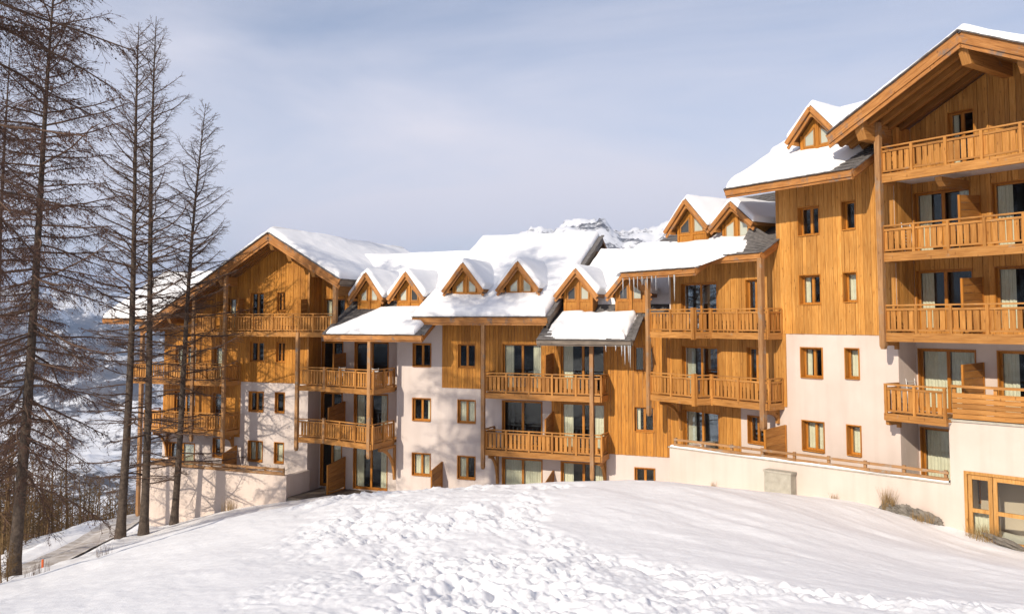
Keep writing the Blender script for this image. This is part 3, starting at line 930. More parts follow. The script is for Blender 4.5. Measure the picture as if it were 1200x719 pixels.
def dormer(F, ac, z_ap, hw, z_b, d, z_bot, depth, parent, snow_label, curtain=True, T=.24, snow_sides='LR', gw=None):
    """gabled dormer: front wall with two slanted panes, steep little roof with double barge boards"""
    sl = (z_ap - z_b) / hw
    gw = gw or hw * .70
    zt = z_ap - .22 - sl * .02
    def zr(s): return zt - sl * abs(s - ac)
    mb = MB()
    poly = [F.w(ac - gw, d, z_bot), F.w(ac + gw, d, z_bot), F.w(ac + gw, d, zr(ac + gw)), F.w(ac, d, zt), F.w(ac - gw, d, zr(ac - gw))]
    mb.prism(poly, tuple(x * -depth for x in (F.n[0], F.n[1], 0)))
    o = mb.build('dormer', M['clad'], parent)
    # frame members on the front
    fr = MB(); e = .035
    F.box(fr, ac - gw, ac - gw + .12, d + .002, d + e, z_bot, zr(ac - gw + .05) - .02)
    F.box(fr, ac + gw - .12, ac + gw, d + .002, d + e, z_bot, zr(ac + gw - .05) - .02)
    F.box(fr, ac - .075, ac + .075, d + .002, d + e + .012, z_bot, zt - .14)
    zs = max(z_bot + .16, zt - 1.25)
    F.box(fr, ac - gw + .12, ac - .075, d + .002, d + e - .003, zs - .09, zs)
    F.box(fr, ac + .075, ac + gw - .12, d + .002, d + e - .003, zs - .09, zs)
    fr.build('frame', M['frame'], o)
    for sg in (-1, 1):
        x0, x1 = ac + sg * .14, ac + sg * (gw - .21)
        h0, h1 = zr(x0) - .42, zr(x1) - .26
        p = MB()
        pts = [F.w(x0, d + .012, zs + .02), F.w(x1, d + .012, zs + .02), F.w(x1, d + .012, h1), F.w(x0, d + .012, h0)]
        p.prism(pts, tuple(x * .01 for x in (F.n[0], F.n[1], 0)))
        p.build('pane', M['dormerglass'], o)
        b = MB()
        for A, B in zip(pts, pts[1:] + pts[:1]):
            b.beam(Vector(A) + Vector((F.n[0], F.n[1], 0)) * .01, Vector(B) + Vector((F.n[0], F.n[1], 0)) * .01, .05, .05, up=(F.n[0], F.n[1], 0))
        b.build('pane_frame', M['beam'], o)
    # roof slabs
    ov = .42; th = .13
    for sg in (-1, 1):
        if sg < 0:
            q = [F.w(ac - hw, d + ov, z_b), F.w(ac, d + ov, z_ap), F.w(ac, d - depth, z_ap), F.w(ac - hw, d - depth, z_b)]
        else:
            q = [F.w(ac, d + ov, z_ap), F.w(ac + hw, d + ov, z_b), F.w(ac + hw, d - depth, z_b), F.w(ac, d - depth, z_ap)]
        slab(q, th / cos(math.atan(sl)) * .8, o, 'dormer_roof')
        A, B = F.w(ac, d + ov, z_ap - .01), F.w(ac + sg * (hw + .02), d + ov, z_b - .02)
        fb = MB(); nv = Vector((F.n[0], F.n[1], 0))
        fb.beam(Vector(A) + nv * .03 - Vector((0, 0, .11)), Vector(B) + nv * .03 - Vector((0, 0, .11)), .055, .17, up=(0, 0, 1))
        fb.build('barge_board', M['fascia'], o)
        fb = MB()
        fb.beam(Vector(A) - nv * .08 - Vector((0, 0, .29)), Vector(B) - nv * .08 - Vector((0, 0, .29)), .05, .13, up=(0, 0, 1))
        fb.build('barge_board', M['fascia'], o)
        pu = MB()
        x = ac + sg * (hw - .22)
        F.box(pu, x - .06, x + .06, d + .004, d + ov - .06, zr(x) - .20, zr(x) - .07)
        pu.build('purlin', M['beam'], o)
    pu = MB(); F.box(pu, ac - .06, ac + .06, d + .004, d + ov - .05, zt - .2, zt - .06); pu.build('purlin', M['beam'], o)
    # snow cap
    if snow_label:
        ms = MB(); parts = []
        lab = snow_label
        back = d - depth + .1
        us = []
        dd = np.concatenate([np.array([0, .03, .07, .13, .2]), np.linspace(.3, depth + ov - .1, 12)])
        ss = np.concatenate([np.linspace(-1, -.06, 18), [0], np.linspace(.06, 1, 18)])
        D_, S_ = np.meshgrid(dd, ss, indexing='ij')
        a = ac + S_ * hw * 1.0
        zz = z_ap - sl * np.abs(a - ac)
        X = F.o[0] + F.u[0] * a + F.n[0] * (d + ov - .03 - D_); Y = F.o[1] + F.u[1] * a + F.n[1] * (d + ov - .03 - D_)
        lim = np.ones_like(S_)
        if 'L' not in snow_sides: lim = lim * sstep(-.15, .0, S_)
        if 'R' not in snow_sides: lim = lim * sstep(.15, .0, S_)
        e = np.minimum(np.clip(D_ / (T * .8), 0, 1), np.clip((1 - np.abs(S_)) * hw * sqrt(1 + sl * sl) / (T * .9), 0, 1))
        prof = np.sqrt(np.clip(1 - (1 - e) ** 2, 0, 1)) * lim
        # thickness along the roof normal, rounded over the ridge
        t = T * (1 + .35 * fbm(X * 1.3, Y * 1.3, 3)) * prof
        ca = 1 / sqrt(1 + sl * sl); sa = sl * ca
        side = np.sign(S_) * np.clip(np.abs(S_) / .15, 0, 1)
        X2 = X + F.u[0] * t * sa * side; Y2 = Y + F.u[1] * t * sa * side
        Z2 = zz + t * (ca + (1 - ca) * (1 - np.clip(np.abs(S_) / .15, 0, 1)) * .6) + .02
        n_, k_ = S_.shape
        top = np.stack([X2, Y2, Z2], -1).reshape(-1, 3); bot = np.stack([X, Y, zz + .01], -1).reshape(-1, 3)
        i = np.arange(n_ - 1)[:, None]; j = np.arange(k_ - 1)[None]; q = i * k_ + j
        f1 = np.stack([q, q + k_, q + k_ + 1, q + 1], -1).reshape(-1, 4)
        ring = [(ii, 0) for ii in range(n_)] + [(n_ - 1, jj) for jj in range(1, k_)] + [(ii, k_ - 1) for ii in range(n_ - 2, -1, -1)] + [(0, jj) for jj in range(k_ - 2, 0, -1)]
        ring = np.array([ii * k_ + jj for ii, jj in ring]); nx = np.roll(ring, -1); nk = n_ * k_
        so = meshobj('dormer_snow', np.concatenate([top, bot]), np.concatenate([f1, f1[:, ::-1] + nk, np.stack([ring, ring + nk, nx + nk, nx], -1)]), M['roofsnow'])
        tag(so, lab, 'snow', kind='stuff')
    return o

m, nt, b = mat('dormer glass over pale blind')
b.inputs['Base Color'].default_value = (0.42, 0.42, 0.33, 1)
b.inputs['Roughness'].default_value = 0.06
b.inputs['Specular IOR Level'].default_value = 0.7
oi = N(nt, 'ShaderNodeObjectInfo')
nt.links.new(ramp(nt, oi.outputs['Random'], [(0.0, (0.05, 0.055, 0.055)), (0.16, (0.07, 0.07, 0.07)), (0.2, (0.40, 0.41, 0.33)), (1.0, (0.52, 0.52, 0.42))]), b.inputs['Base Color'])
M['dormerglass'] = m

# ------------------------------------------------------------------ LEFT GABLED WING
TAN = 0.577
A_APEX, Z_APEX, SL = -9.67, 4.62, 0.572
RD = 1.5                                  # rake stands this far out
def zgl(s): return Z_APEX - SL * abs(s - A_APEX)
def left_wing():
    B = thing('chalet_wing', 'left gabled wooden wing with stacked balconies behind the larch trunks', 'building', FM.w(-12, 0, -9.5))
    AL, AR = -18.1, -8.08
    rows = [(-2.31, -1.16), (-5.03, -3.9), (-7.72, -6.58)]
    colA, colB = (-11.98, -10.98), (-10.22, -9.58)
    holes = []
    W = []
    cur = {(0, 0): 'right', (0, 1): 'right', (1, 0): 'none', (1, 1): 'none', (2, 0): 'full', (2, 1): 'fullright'}
    for r, (z0, z1) in enumerate(rows):
        W.append((colA[0], colA[1], z0, z1, cur[(r, 0)], False, 2)); W.append((colB[0], colB[1], z0, z1, cur[(r, 1)], False, 2 if r < 1 else 1))
    W.append((-12.02, -11.05, -.56, 1.55, 'right', True, 2))
    W.append((-10.2, -9.62, .46, 1.55, 'none', False, 2))
    W.append((-13.55, -12.5, -.56, 1.25, 'left', True, 2))
    for zt, top in ((-3.35, -1.46), (-6.1, -4.05)):
        W.append((-17.28, -15.7, zt, top, 'full' if zt > -4 else 'none', True, 2))
        W.append((-14.48, -13.72, zt, top, 'fullright' if zt > -4 else 'none', True, 1))
    W.append((-17.6, -15.7, -8.8, -6.95, 'fullright', True, 2))
    W.append((-14.42, -13.68, -7.65, -6.55, 'none', False, 1))
    holes = [w[:4] for w in W]
    top = lambda s: zgl(s) - .28
    wall(FM, AL, -12.55, -13, top, holes, B, M['plaster2'], cuts=(A_APEX,))
    wall(FM, -12.55, AR, -13, top, holes, B, M['plaster2'], cuts=(A_APEX,))
    cladding(FM, AL, -12.55, -6.45, top, holes, B, pitch=.16, single=False, seed=4)
    cladding(FM, -12.55, AR, -3.4, top, holes, B, pitch=.16, single=False, cuts=(A_APEX,), seed=5)
    for a0, a1, z0, z1, c, dr, n in W: window(FM, a0, a1, z0, z1, B, curtain=c, door=dr, sashes=n)
    # right flank of the wing in shade, and its corner board
    mb = MB()
    z = -3.4
    for k in range(7):
        d1 = -.02 - k * .16
        mb.hexa([FM.w(AR + .002, d1 - .15, z), FM.w(AR + .03, d1 - .15, z), FM.w(AR + .03, d1, z), FM.w(AR + .002, d1, z),
                 FM.w(AR + .002, d1 - .15, 3.2), FM.w(AR + .03, d1 - .15, 3.2), FM.w(AR + .03, d1, 3.2), FM.w(AR + .002, d1, 3.2)])
    o = mb.build('cladding', M['clad'], B); o['kind'] = 'stuff'
    mb = MB(); FM.box(mb, AR - .28, AR, -1.2, -.285, -13, 3.3); mb.build('wall', M['plaster2'], B)
    mb = MB(); FM.box(mb, AR - .07, AR + .05, .002, .075, -3.4, 3.2); mb.build('corner_board', M['beam'], B)
    mb = MB(); FM.box(mb, AL, AL + .28, -9, -.285, -13, -.45); mb.build('wall', M['plaster2'], B)
    # roof, ridge running back from the facade
    BK = -13.0
    aL, aR = -18.45, -5.22
    r = slab([FM.w(aL, RD, zgl(aL)), FM.w(A_APEX, RD, Z_APEX), FM.w(A_APEX, BK, Z_APEX), FM.w(aL, BK, zgl(aL))], .24, B)
    slab([FM.w(A_APEX, RD, Z_APEX), FM.w(aR, RD, zgl(aR)), FM.w(aR, BK, zgl(aR)), FM.w(A_APEX, BK, Z_APEX)], .24, B)
    nv = (FM.n[0], FM.n[1], 0)
    for a in (aL, aR):
        fascia(FM.w(A_APEX, RD, Z_APEX + .02), FM.w(a, RD, zgl(a) + .02), r, h=.36, out=nv)
    fascia(FM.w(aR, RD - .03, zgl(aR) + .0), FM.w(aR, -3.0, zgl(aR)), r, h=.24, out=(FM.u[0], FM.u[1], 0), mname='grey', double=True)
    fascia(FM.w(aL, RD - .03, zgl(aL)), FM.w(aL, BK + .1, zgl(aL)), r, h=.24, out=(-FM.u[0], -FM.u[1], 0), double=False)
    for dd in (1.05, .55, .1):
        for sg, ae in ((-1, aL + .1), (1, aR - .1)):
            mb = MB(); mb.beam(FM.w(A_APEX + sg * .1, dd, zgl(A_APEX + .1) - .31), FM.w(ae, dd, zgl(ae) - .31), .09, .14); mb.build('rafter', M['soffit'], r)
    for a in (A_APEX, -8.5, -13.0, -16.6, -7.0):
        corbel(FM, a, zgl(a) - .27 - (.1 if a == A_APEX else .06), .01, RD - .1, B, w=.22, h=.5)
    snow('thick snow on the sunlit left slope of the left gable roof', [FM.w(aL, RD, zgl(aL)), FM.w(A_APEX, RD, Z_APEX), FM.w(A_APEX, BK, Z_APEX), FM.w(aL, BK, zgl(aL))][0:1] and
         [FM.w(aL, BK, zgl(aL)), FM.w(aL, RD, zgl(aL)), FM.w(A_APEX, RD, Z_APEX), FM.w(A_APEX, BK, Z_APEX)], .32, '1100', 1)
    snow('greyish shaded snow on the right slope of the left gable roof', [FM.w(aR, RD, zgl(aR)), FM.w(aR, BK, zgl(aR)), FM.w(A_APEX, BK, Z_APEX), FM.w(A_APEX, RD, Z_APEX)], .32, '1001', 2)
    # cross roof reaching out to the left at the back
    e0, e1, dE, zE = -25.2, -18.0, -2.0, .10
    def zc(d): return zE + TAN * (dE - d)
    q = [FM.w(e0, dE, zE), FM.w(e1, dE, zE), FM.w(e1, -6.5, zc(-6.5)), FM.w(e0, -6.5, zc(-6.5))]
    r2 = slab(q, .22, B); fascia(FM.w(e0, dE, zE), FM.w(e1, dE, zE), r2, h=.24, out=nv)
    snow('snow on the small cross roof sticking out left behind the trunks', q, .5, '1101', 3)
    post(FM, -22.0, -2.15, -12, zE - .2, B, w=.2)
    # balconies
    balcony(FM, [(-14.72, 1.2), (-5.65, 1.2)], -.62, B, slat_pitch=.175, right_end=False, inner=[(-14.72, 0), (-14.72, 1.2), (-5.65, 1.2), (-5.65, -1.1), (-8.06, -1.1), (-8.06, 0)])
    for zt, a0 in ((-3.33, -19.3), (-6.02, -18.3)):
        balcony(FM, [(a0, 1.2), (-12.62, 1.2)], zt, B, slat_pitch=.175, back=0.0)
    post(FM, -14.82, 1.26, -6.65, 1.35, B); post(FM, -12.66, 1.26, -7.15, 2.6, B); post(FM, -7.86, 1.27, -6.75, -.62, B); post(FM, -5.6, 1.25, -.9, 2.05, B, w=.2)
    bracket(FM, -17.7, -6.3, 1.1, 1.5, B); bracket(FM, -13.0, -6.3, 1.0, .7, B)
    screen(FM, -8.2, .02, .66, -.6, 1.15, 1.1, B)
    screen(FM, -12.75, .02, 1.15, -8.75, -6.9, -7.2, B)
    screen(FM, -12.45, .02, .5, -.6, 1.2, 1.2, B)
    return B
left_wing()

# ------------------------------------------------------------------ MIDDLE BLOCK
def middle_block():
    B = thing('chalet_block', 'middle plastered block with four snowy roof steps and wooden panels', 'building', FM.w(2, 0, -9.5))
    nv = (FM.n[0], FM.n[1], 0)
    zLL = lambda d: -.72 + TAN * (2.2 - d)
    zMM = lambda d: .14 + TAN * (1.4 - d)
    zLR = lambda d: -.88 + TAN * (2.0 - d)
    rows = [(-2.36, -1.16), (-5.07, -3.91), (-7.79, -6.65)]
    W = []
    cA = ['none', 'right', 'full']; cB = ['none', 'full', 'fullleft']; cC = ['none', 'left', 'none']
    for r, (z0, z1) in enumerate(rows):
        W.append((-1.74, -.68, z0, z1, cA[r], False, 2)); W.append((.8, 1.79, z0, z1, cB[r], False, 2)); W.append((9.73, 10.69, z0, z1, cC[r], False, 2))
    W.append((3.2, 5.28, -3.36, -1.12, 'both', True, 2)); W.append((6.2, 8.38, -3.36, -1.12, 'left', True, 2))
    W.append((3.2, 5.28, -6.08, -3.86, 'none', True, 2)); W.append((6.2, 8.38, -6.08, -3.86, 'both', True, 2))
    W.append((3.2, 5.28, -8.9, -6.6, 'full', True, 2)); W.append((6.2, 8.38, -8.9, -6.6, 'both', True, 2))
    holes = [w[:4] for w in W]
    def top(s): return (zLL(0) if s < -.5 else zMM(0) if s < 6.0 else zLR(0)) - .24
    wall(FM, -2.65, 11.75, -12, top, holes, B, M['plaster2'], cuts=(-.5, 6.0))
    cladding(FM, -.07, 2.06, -3.36, top, holes, B, pitch=.165, single=False, seed=7)
    cladding(FM, 2.06, 5.75, -3.36, top, holes, B, pitch=.165, single=False, seed=8)
    cladding(FM, 5.75, 11.5, -6.13, top, holes, B, pitch=.165, single=False, cuts=(6.0,), seed=9)
    for a0, a1, z0, z1, c, dr, n in W: window(FM, a0, a1, z0, z1, B, curtain=c, door=dr, sashes=n)
    # recessed bay left of the plaster wall
    Wb = []
    for r, (z0, z1) in enumerate([(-3.36, -1.15), (-6.08, -3.9), (-8.95, -6.62)]):
        Wb.append((-8.0, -6.62, z0, z1, ['none', 'none', 'fullright'][r], True, 2)); Wb.append((-5.9, -3.8, z0, z1, ['none', 'both', 'both'][r], True, 2))
    Wb.append((-7.9, -6.5, -.62, 1.2, 'left', True, 2))
    hb = [w[:4] for w in Wb]
    tb = lambda s: min(zgl(s) - .28, 99) if s < -5.5 else -.1
    wall(FM, -8.08, -2.62, -12, tb, hb, B, M['plaster2'], d=-1.1, cuts=(-5.5,))
    cladding(FM, -8.05, -5.5, -.8, tb, hb, B, d=-1.1, pitch=.165, single=False, seed=10)
    for a0, a1, z0, z1, c, dr, n in Wb: window(FM, a0, a1, z0, z1, B, d=-1.1, curtain=c, door=dr, sashes=n)
    mb = MB(); FM.box(mb, -2.65, -2.37, -1.38, -.285, -12, -.1); mb.build('wall', M['plaster2'], B)
    mb = MB(); FM.box(mb, -7.2, -5.0, -1.06, -.94, 1.32, 1.85); mb.build('lintel', M['beam'], B)
    # roofs
    RG = -5.4
    q = [FM.w(-5.6, 2.2, zLL(2.2)), FM.w(-.05, 2.2, zLL(2.2)), FM.w(-.05, RG, zLL(RG)), FM.w(-5.6, RG, zLL(RG))]
    r = slab(q, .22, B)
    slab([FM.w(-6.2, -2.4, zLL(-2.4)), FM.w(-5.6, -2.4, zLL(-2.4)), FM.w(-5.6, RG, zLL(RG)), FM.w(-8.6, RG, zLL(RG))], .2, B)
    fascia(q[0], q[1], r, h=.24, out=nv, mname='fascia'); fascia(FM.w(-.05, 2.2, zLL(2.2)), FM.w(-.05, .3, zLL(.3)), r, h=.26, out=(FM.u[0], FM.u[1], 0)); fascia(FM.w(-5.6, 2.2, zLL(2.2)), FM.w(-5.6, -1.2, zLL(-1.2)), r, h=.22, out=(-FM.u[0], -FM.u[1], 0), double=False)
    slab([FM.w(9.0, RG - 5, zLL(RG) - 3), FM.w(-8.6, RG - 5, zLL(RG) - 3), FM.w(-8.6, RG, zLL(RG)), FM.w(9, RG, zLL(RG))], .2, B)
    shingles(FM.w(-5.6, 2.15, zLL(2.15)), FM.w(-3.4, 2.15, zLL(2.15)), FM.w(-3.4, -1.0, zLL(-1.0)), FM.w(-5.6, -1.0, zLL(-1.0)), r, 12, 9)
    shingles(FM.w(-1.6, 2.15, zLL(2.15)), FM.w(-.05, 2.15, zLL(2.15)), FM.w(-.05, .5, zLL(.5)), FM.w(-1.6, .5, zLL(.5)), r, 7, 7, seed=5)
    snow('snow sheet on the low roof below the two leftmost dormers', [FM.w(-5.55, 2.2, zLL(2.2)), FM.w(-.45, 2.2, zLL(2.2)), FM.w(-.2, .1, zLL(.1)), FM.w(-3.5, .1, zLL(.1))], .24, '1111', 4)
    snow('upper snow field behind the two leftmost dormers', [FM.w(-5.3, -.75, zLL(-.75)), FM.w(.3, -.75, zLL(-.75)), FM.w(.3, RG, zLL(RG)), FM.w(-8.4, RG, zLL(RG))], .34, '1010', 5)
    RM = -6.3
    q = [FM.w(-1.0, 1.4, zMM(1.4)), FM.w(6.05, 1.4, zMM(1.4)), FM.w(6.45, RM, zMM(RM)), FM.w(-.75, RM, zMM(RM))]
    r = slab(q, .24, B)
    slab([FM.w(6.45, RM - 5, zMM(RM) - 3), FM.w(-.75, RM - 5, zMM(RM) - 3), q[3], q[2]], .2, B)
    fascia(q[0], q[1], r, h=.27, out=nv); fascia(q[1], q[2], r, h=.34, out=(FM.u[0], FM.u[1], 0), mname='grey')
    mb = MB()
    poly = [FM.w(6.0, 1.2, zMM(1.2) - .25), FM.w(6.3, RM, zMM(RM) - .25), FM.w(6.3, RM, zLL(RM) - .5), FM.w(6.0, 1.2, zLR(1.2) - .3)]
    mb.prism(poly, tuple(-.1 * x for x in (FM.u[0], FM.u[1], 0))); mb.build('cheek', M['grey'], B)
    mb = MB()
    poly = [FM.w(-.7, 1.2, zMM(1.2) - .25), FM.w(-.5, RM, zMM(RM) - .25), FM.w(-.5, RM, zLL(RM) - .5), FM.w(-.7, 1.2, zLL(1.2) - .3)]
    mb.prism(poly, tuple(.1 * x for x in (FM.u[0], FM.u[1], 0))); mb.build('cheek', M['grey'], B)
    snow('broad snow field on the tall middle roof with two dormers', [FM.w(-1.0, 1.4, zMM(1.4)), FM.w(5.95, 1.4, zMM(1.4)), FM.w(6.3, RM, zMM(RM)), FM.w(-.75, RM, zMM(RM))], .34, '1111', 6, over=.06)
    RL = -5.6
    q = [FM.w(5.75, 2.0, zLR(2.0)), FM.w(10.15, 2.0, zLR(2.0)), FM.w(10.15, .2, zLR(.2)), FM.w(5.75, .2, zLR(.2))]
    r = slab(q, .22, B)
    slab([FM.w(5.75, .2, zLR(.2)), FM.w(12.6, .2, zLR(.2)), FM.w(13.5, RL, zLR(RL)), FM.w(5.75, RL, zLR(RL))], .22, B)
    slab([FM.w(13.5, RL - 5, zLR(RL) - 3), FM.w(5.75, RL - 5, zLR(RL) - 3), FM.w(5.75, RL, zLR(RL)), FM.w(13.5, RL, zLR(RL))], .2, B)
    fascia(q[0], q[1], r, h=.2, out=nv, mname='grey'); fascia(q[1], q[2], r, h=.24, out=(FM.u[0], FM.u[1], 0), mname='grey')
    shingles(FM.w(5.75, 1.98, zLR(1.98)), FM.w(6.6, 1.98, zLR(1.98)), FM.w(6.6, .0, zLR(0)), FM.w(5.75, .0, zLR(0)), r, 7, 4, seed=8)
    shingles(FM.w(9.0, 1.98, zLR(1.98)), FM.w(10.15, 1.98, zLR(1.98)), FM.w(10.15, -.2, zLR(-.2)), FM.w(9.0, -.2, zLR(-.2)), r, 8, 5, seed=9)
    snow('snow pillow on the low roof right of the middle roof', [FM.w(6.0, 1.98, zLR(1.98)), FM.w(9.85, 1.98, zLR(1.98)), FM.w(10.0, .1, zLR(.1)), FM.w(6.3, .1, zLR(.1))], .30, '1111', 7, over=.05, ragged=.75)
    snow('upper snow field behind the two dormers right of the middle roof', [FM.w(6.4, -.8, zLR(-.8)), FM.w(13, -.8, zLR(-.8)), FM.w(13.2, RL, zLR(RL)), FM.w(6.7, RL, zLR(RL))], .40, '1010', 8)
    # dormers
    dormer(FM, -4.33, 2.50, 1.0, 1.16, 0, .40, 3.3, B, 'snow cap on the leftmost roof dormer')
    dormer(FM, -1.97, 2.48, 1.02, 1.17, 0, .40, 3.3, B, 'snow cap on the second dormer from the left, beside the middle roof')
    dormer(FM, 1.25, 2.86, 1.08, 1.52, 0, .9, 3.3, B, 'snow cap on the left dormer of the tall middle roof')
    dormer(FM, 4.17, 2.85, 1.08, 1.52, 0, .9, 3.3, B, 'snow cap on the right dormer of the tall middle roof')
    dormer(FM, 7.1, 2.45, 1.03, 1.21, 0, .34, 3.4, B, 'snow cap on the dormer just right of the middle roof edge')
    dormer(FM, 9.62, 2.45, 1.03, 1.21, 0, .34, 3.4, B, 'snow cap on the dormer half hidden by the icicle hung eave')
    # balconies
    for zt in (-3.44, -6.10):
        balcony(FM, [(2.78, 1.2), (8.5, 1.2)], zt, B, slat_pitch=.205)
        balcony(FM, [(-7.84, 1.2), (-6.15, 1.2), (-2.82, 2.1)], zt + .04, B, slat_pitch=.18, back=-1.1, left_end=False, inner=[(-8.05, -1.1), (-8.05, 0), (-7.84, 1.2), (-6.15, 1.2), (-2.82, 2.1), (-2.78, 0), (-2.78, -1.1)])
    post(FM, 2.76, 1.28, -7.0, -.1, B); post(FM, 8.12, 1.28, -7.15, -1.05, B); post(FM, -3.0, 2.1, -6.75, -1.0, B); post(FM, -6.2, 1.24, -6.3, -5.0, B, w=.14); post(FM, -6.2, 1.24, -3.6, -2.4, B, w=.14)
    bracket(FM, 2.98, -6.37, 1.05, 1.5, B); bracket(FM, 8.36, -6.37, 1.05, 1.4, B); bracket(FM, -2.72, -6.32, 1.6, 1.75, B)
    screen(FM, 5.84, .03, 1.15, -3.42, -1.55, -1.62, B); screen(FM, 5.84, .03, 1.15, -6.08, -4.3, -4.55, B); screen(FM, 5.84, .03, 1.15, -8.9, -7.05, -7.4, B)
    screen(FM, -.02, .03, 1.2, -9.0, -7.0, -7.25, B)
    screen(FM, -6.45, -1.07, .1, -3.4, -1.75, -1.8, B); screen(FM, -6.45, -1.07, .5, -6.05, -4.35, -4.55, B); screen(FM, -6.4, -1.07, .6, -8.95, -7.3, -7.5, B)
    return B
middle_block()

# ------------------------------------------------------------------ STEPPED SECTION
def stepped():
    F = FR
    B = thing('chalet_section', 'angled wooden section with kinked balconies and icicles under its eave', 'building', F.w(3, 0, -7))
    nv = (F.n[0], F.n[1], 0); uv = (F.u[0], F.u[1], 0)
    zr = lambda d: 2.62 + TAN * (1.0 - d)
    W = []
    for r, (z0, z1) in enumerate([(-.62, 1.64), (-3.34, -1.12), (-6.1, -3.9)]):
        W.append((.64, 2.78, z0, z1, ['none', 'left', 'left'][r], True, 2))
        W.append((4.3, 5.17, z0 if r < 2 else -4.97, z1 + (.04 if r < 2 else .06), ['none', 'right', 'none'][r], r < 2, 2))
    holes = [w[:4] for w in W]
    wall(F, -.1, 5.9, -9, 2.95, holes, B, M['plaster'])
    cladding(F, 0, 3.95, -6.1, 2.9, holes, B, pitch=.17, seed=12, mn='clad2')
    cladding(F, 3.95, 5.9, -3.36, 2.9, holes, B, pitch=.17, seed=13, mn='clad2')
    for a0, a1, z0, z1, c, dr, n in W: window(F, a0, a1, z0, z1, B, curtain=c, door=dr, sashes=n, inset=.16)
    # roof with stepped eave
    RG = -4.8
    r = slab([F.w(-1.25, 1.85, zr(1.85)), F.w(3.3, 1.85, zr(1.85)), F.w(3.3, 1.0, zr(1.0)), F.w(-1.25, 1.0, zr(1.0))], .22, B)
    slab([F.w(-1.9, 1.0, zr(1.0)), F.w(5.95, 1.0, zr(1.0)), F.w(5.95, .03, zr(.03)), F.w(-1.9, .03, zr(.03))], .22, B)
    slab([F.w(-1.9, .03, zr(.03)), F.w(5.87, .03, zr(.03)), F.w(5.87, RG, zr(RG)), F.w(-.3, RG, zr(RG))], .22, B)
    slab([F.w(5.87, RG - 4, zr(RG) - 2.4), F.w(-.3, RG - 4, zr(RG) - 2.4), F.w(-.3, RG, zr(RG)), F.w(5.87, RG, zr(RG))], .2, B)
    fascia(F.w(-1.25, 1.85, zr(1.85)), F.w(3.3, 1.85, zr(1.85)), r, h=.22, out=nv)
    fascia(F.w(3.3, 1.85, zr(1.85)), F.w(3.3, 1.0, zr(1.0)), r, h=.22, out=uv)
    fascia(F.w(3.3, 1.0, zr(1.0)), F.w(5.95, 1.0, zr(1.0)), r, h=.22, out=nv)
    fascia(F.w(5.95, 1.0, zr(1.0)), F.w(5.95, .04, zr(.04)), r, h=.26, out=uv)
    shingles(F.w(4.7, .98, zr(.98)), F.w(5.95, .98, zr(.98)), F.w(5.95, .04, zr(.04)), F.w(4.7, .04, zr(-1.2)), r, 8, 6, seed=15)
    shingles(F.w(-1.8, -.4, zr(-.4)), F.w(.1, -.4, zr(-.4)), F.w(.1, -3.0, zr(-3)), F.w(-1.1, -3.0, zr(-3)), r, 9, 8, seed=16)
    shingles(F.w(1.3, -3.2, zr(-3.2)), F.w(5.86, -3.2, zr(-3.2)), F.w(5.86, RG, zr(RG)), F.w(1.3, RG, zr(RG)), r, 7, 18, seed=17)
    snow('long snow tongue on the stepped eave above the icicles', [F.w(-1.9, 1.85, zr(1.85)), F.w(3.25, 1.85, zr(1.85)), F.w(5.3, .2, zr(.2)), F.w(-2.6, -.5, zr(-.5))], .31, '1111', 9, over=.05)
    snow('snow strip on the right part of the stepped eave', [F.w(2.9, .95, zr(.95)), F.w(5.0, .95, zr(.95)), F.w(5.2, -.1, zr(-.1)), F.w(2.9, -.1, zr(-.1))], .34, '1111', 10)
    snow('snow between the twin dormers below the high roof', [F.w(2.2, .2, zr(.2)), F.w(3.3, .2, zr(.2)), F.w(3.3, -1.6, zr(-1.6)), F.w(2.2, -1.6, zr(-1.6))], .28, '1111', 11)
    dormer(F, 1.36, 5.34, 1.26, 4.05, 0, 3.2, 3.6, B, 'snow cap on the larger left dormer of the twin pair', T=.2)
    dormer(F, 3.92, 4.93, 1.14, 3.97, 0, 3.2, 3.2, B, 'snow cap on the twin dormer tucked under the high eave', T=.2)
    # balconies
    for zt in (-.50, -3.22):
        balcony(F, [(.28, 1.6), (2.92, 1.6), (3.22, .9), (6.08, .9)], zt, B, slat_pitch=.2, back=0.0, left_end=False, inner=[(.05, 0.01), (.28, 1.6), (2.92, 1.6), (3.22, .9), (6.08, .9), (6.08, .01)])
        mb = MB(); F.box(mb, 2.83, 3.0, 1.52, 1.69, zt - .3, zt + 1.02); mb.build('newel_post', M['slat'], B)
        mb = MB(); F.box(mb, 3.16, 3.29, .85, .98, zt - .28, zt + 1.0); mb.build('newel_post', M['slat'], B)
    post(F, .28, 1.68, -4.15, zr(1.85) - .2, B); post(F, 5.9, .97, -4.25, zr(1.0) - .2, B, w=.2)
    bracket(F, .6, -3.5, 1.3, 1.3, B); bracket(F, 5.85, -3.48, .8, .55, B)
    screen(F, 6.2, .03, 1.3, -6.2, -4.05, -4.15, B)
    return B
stepped()

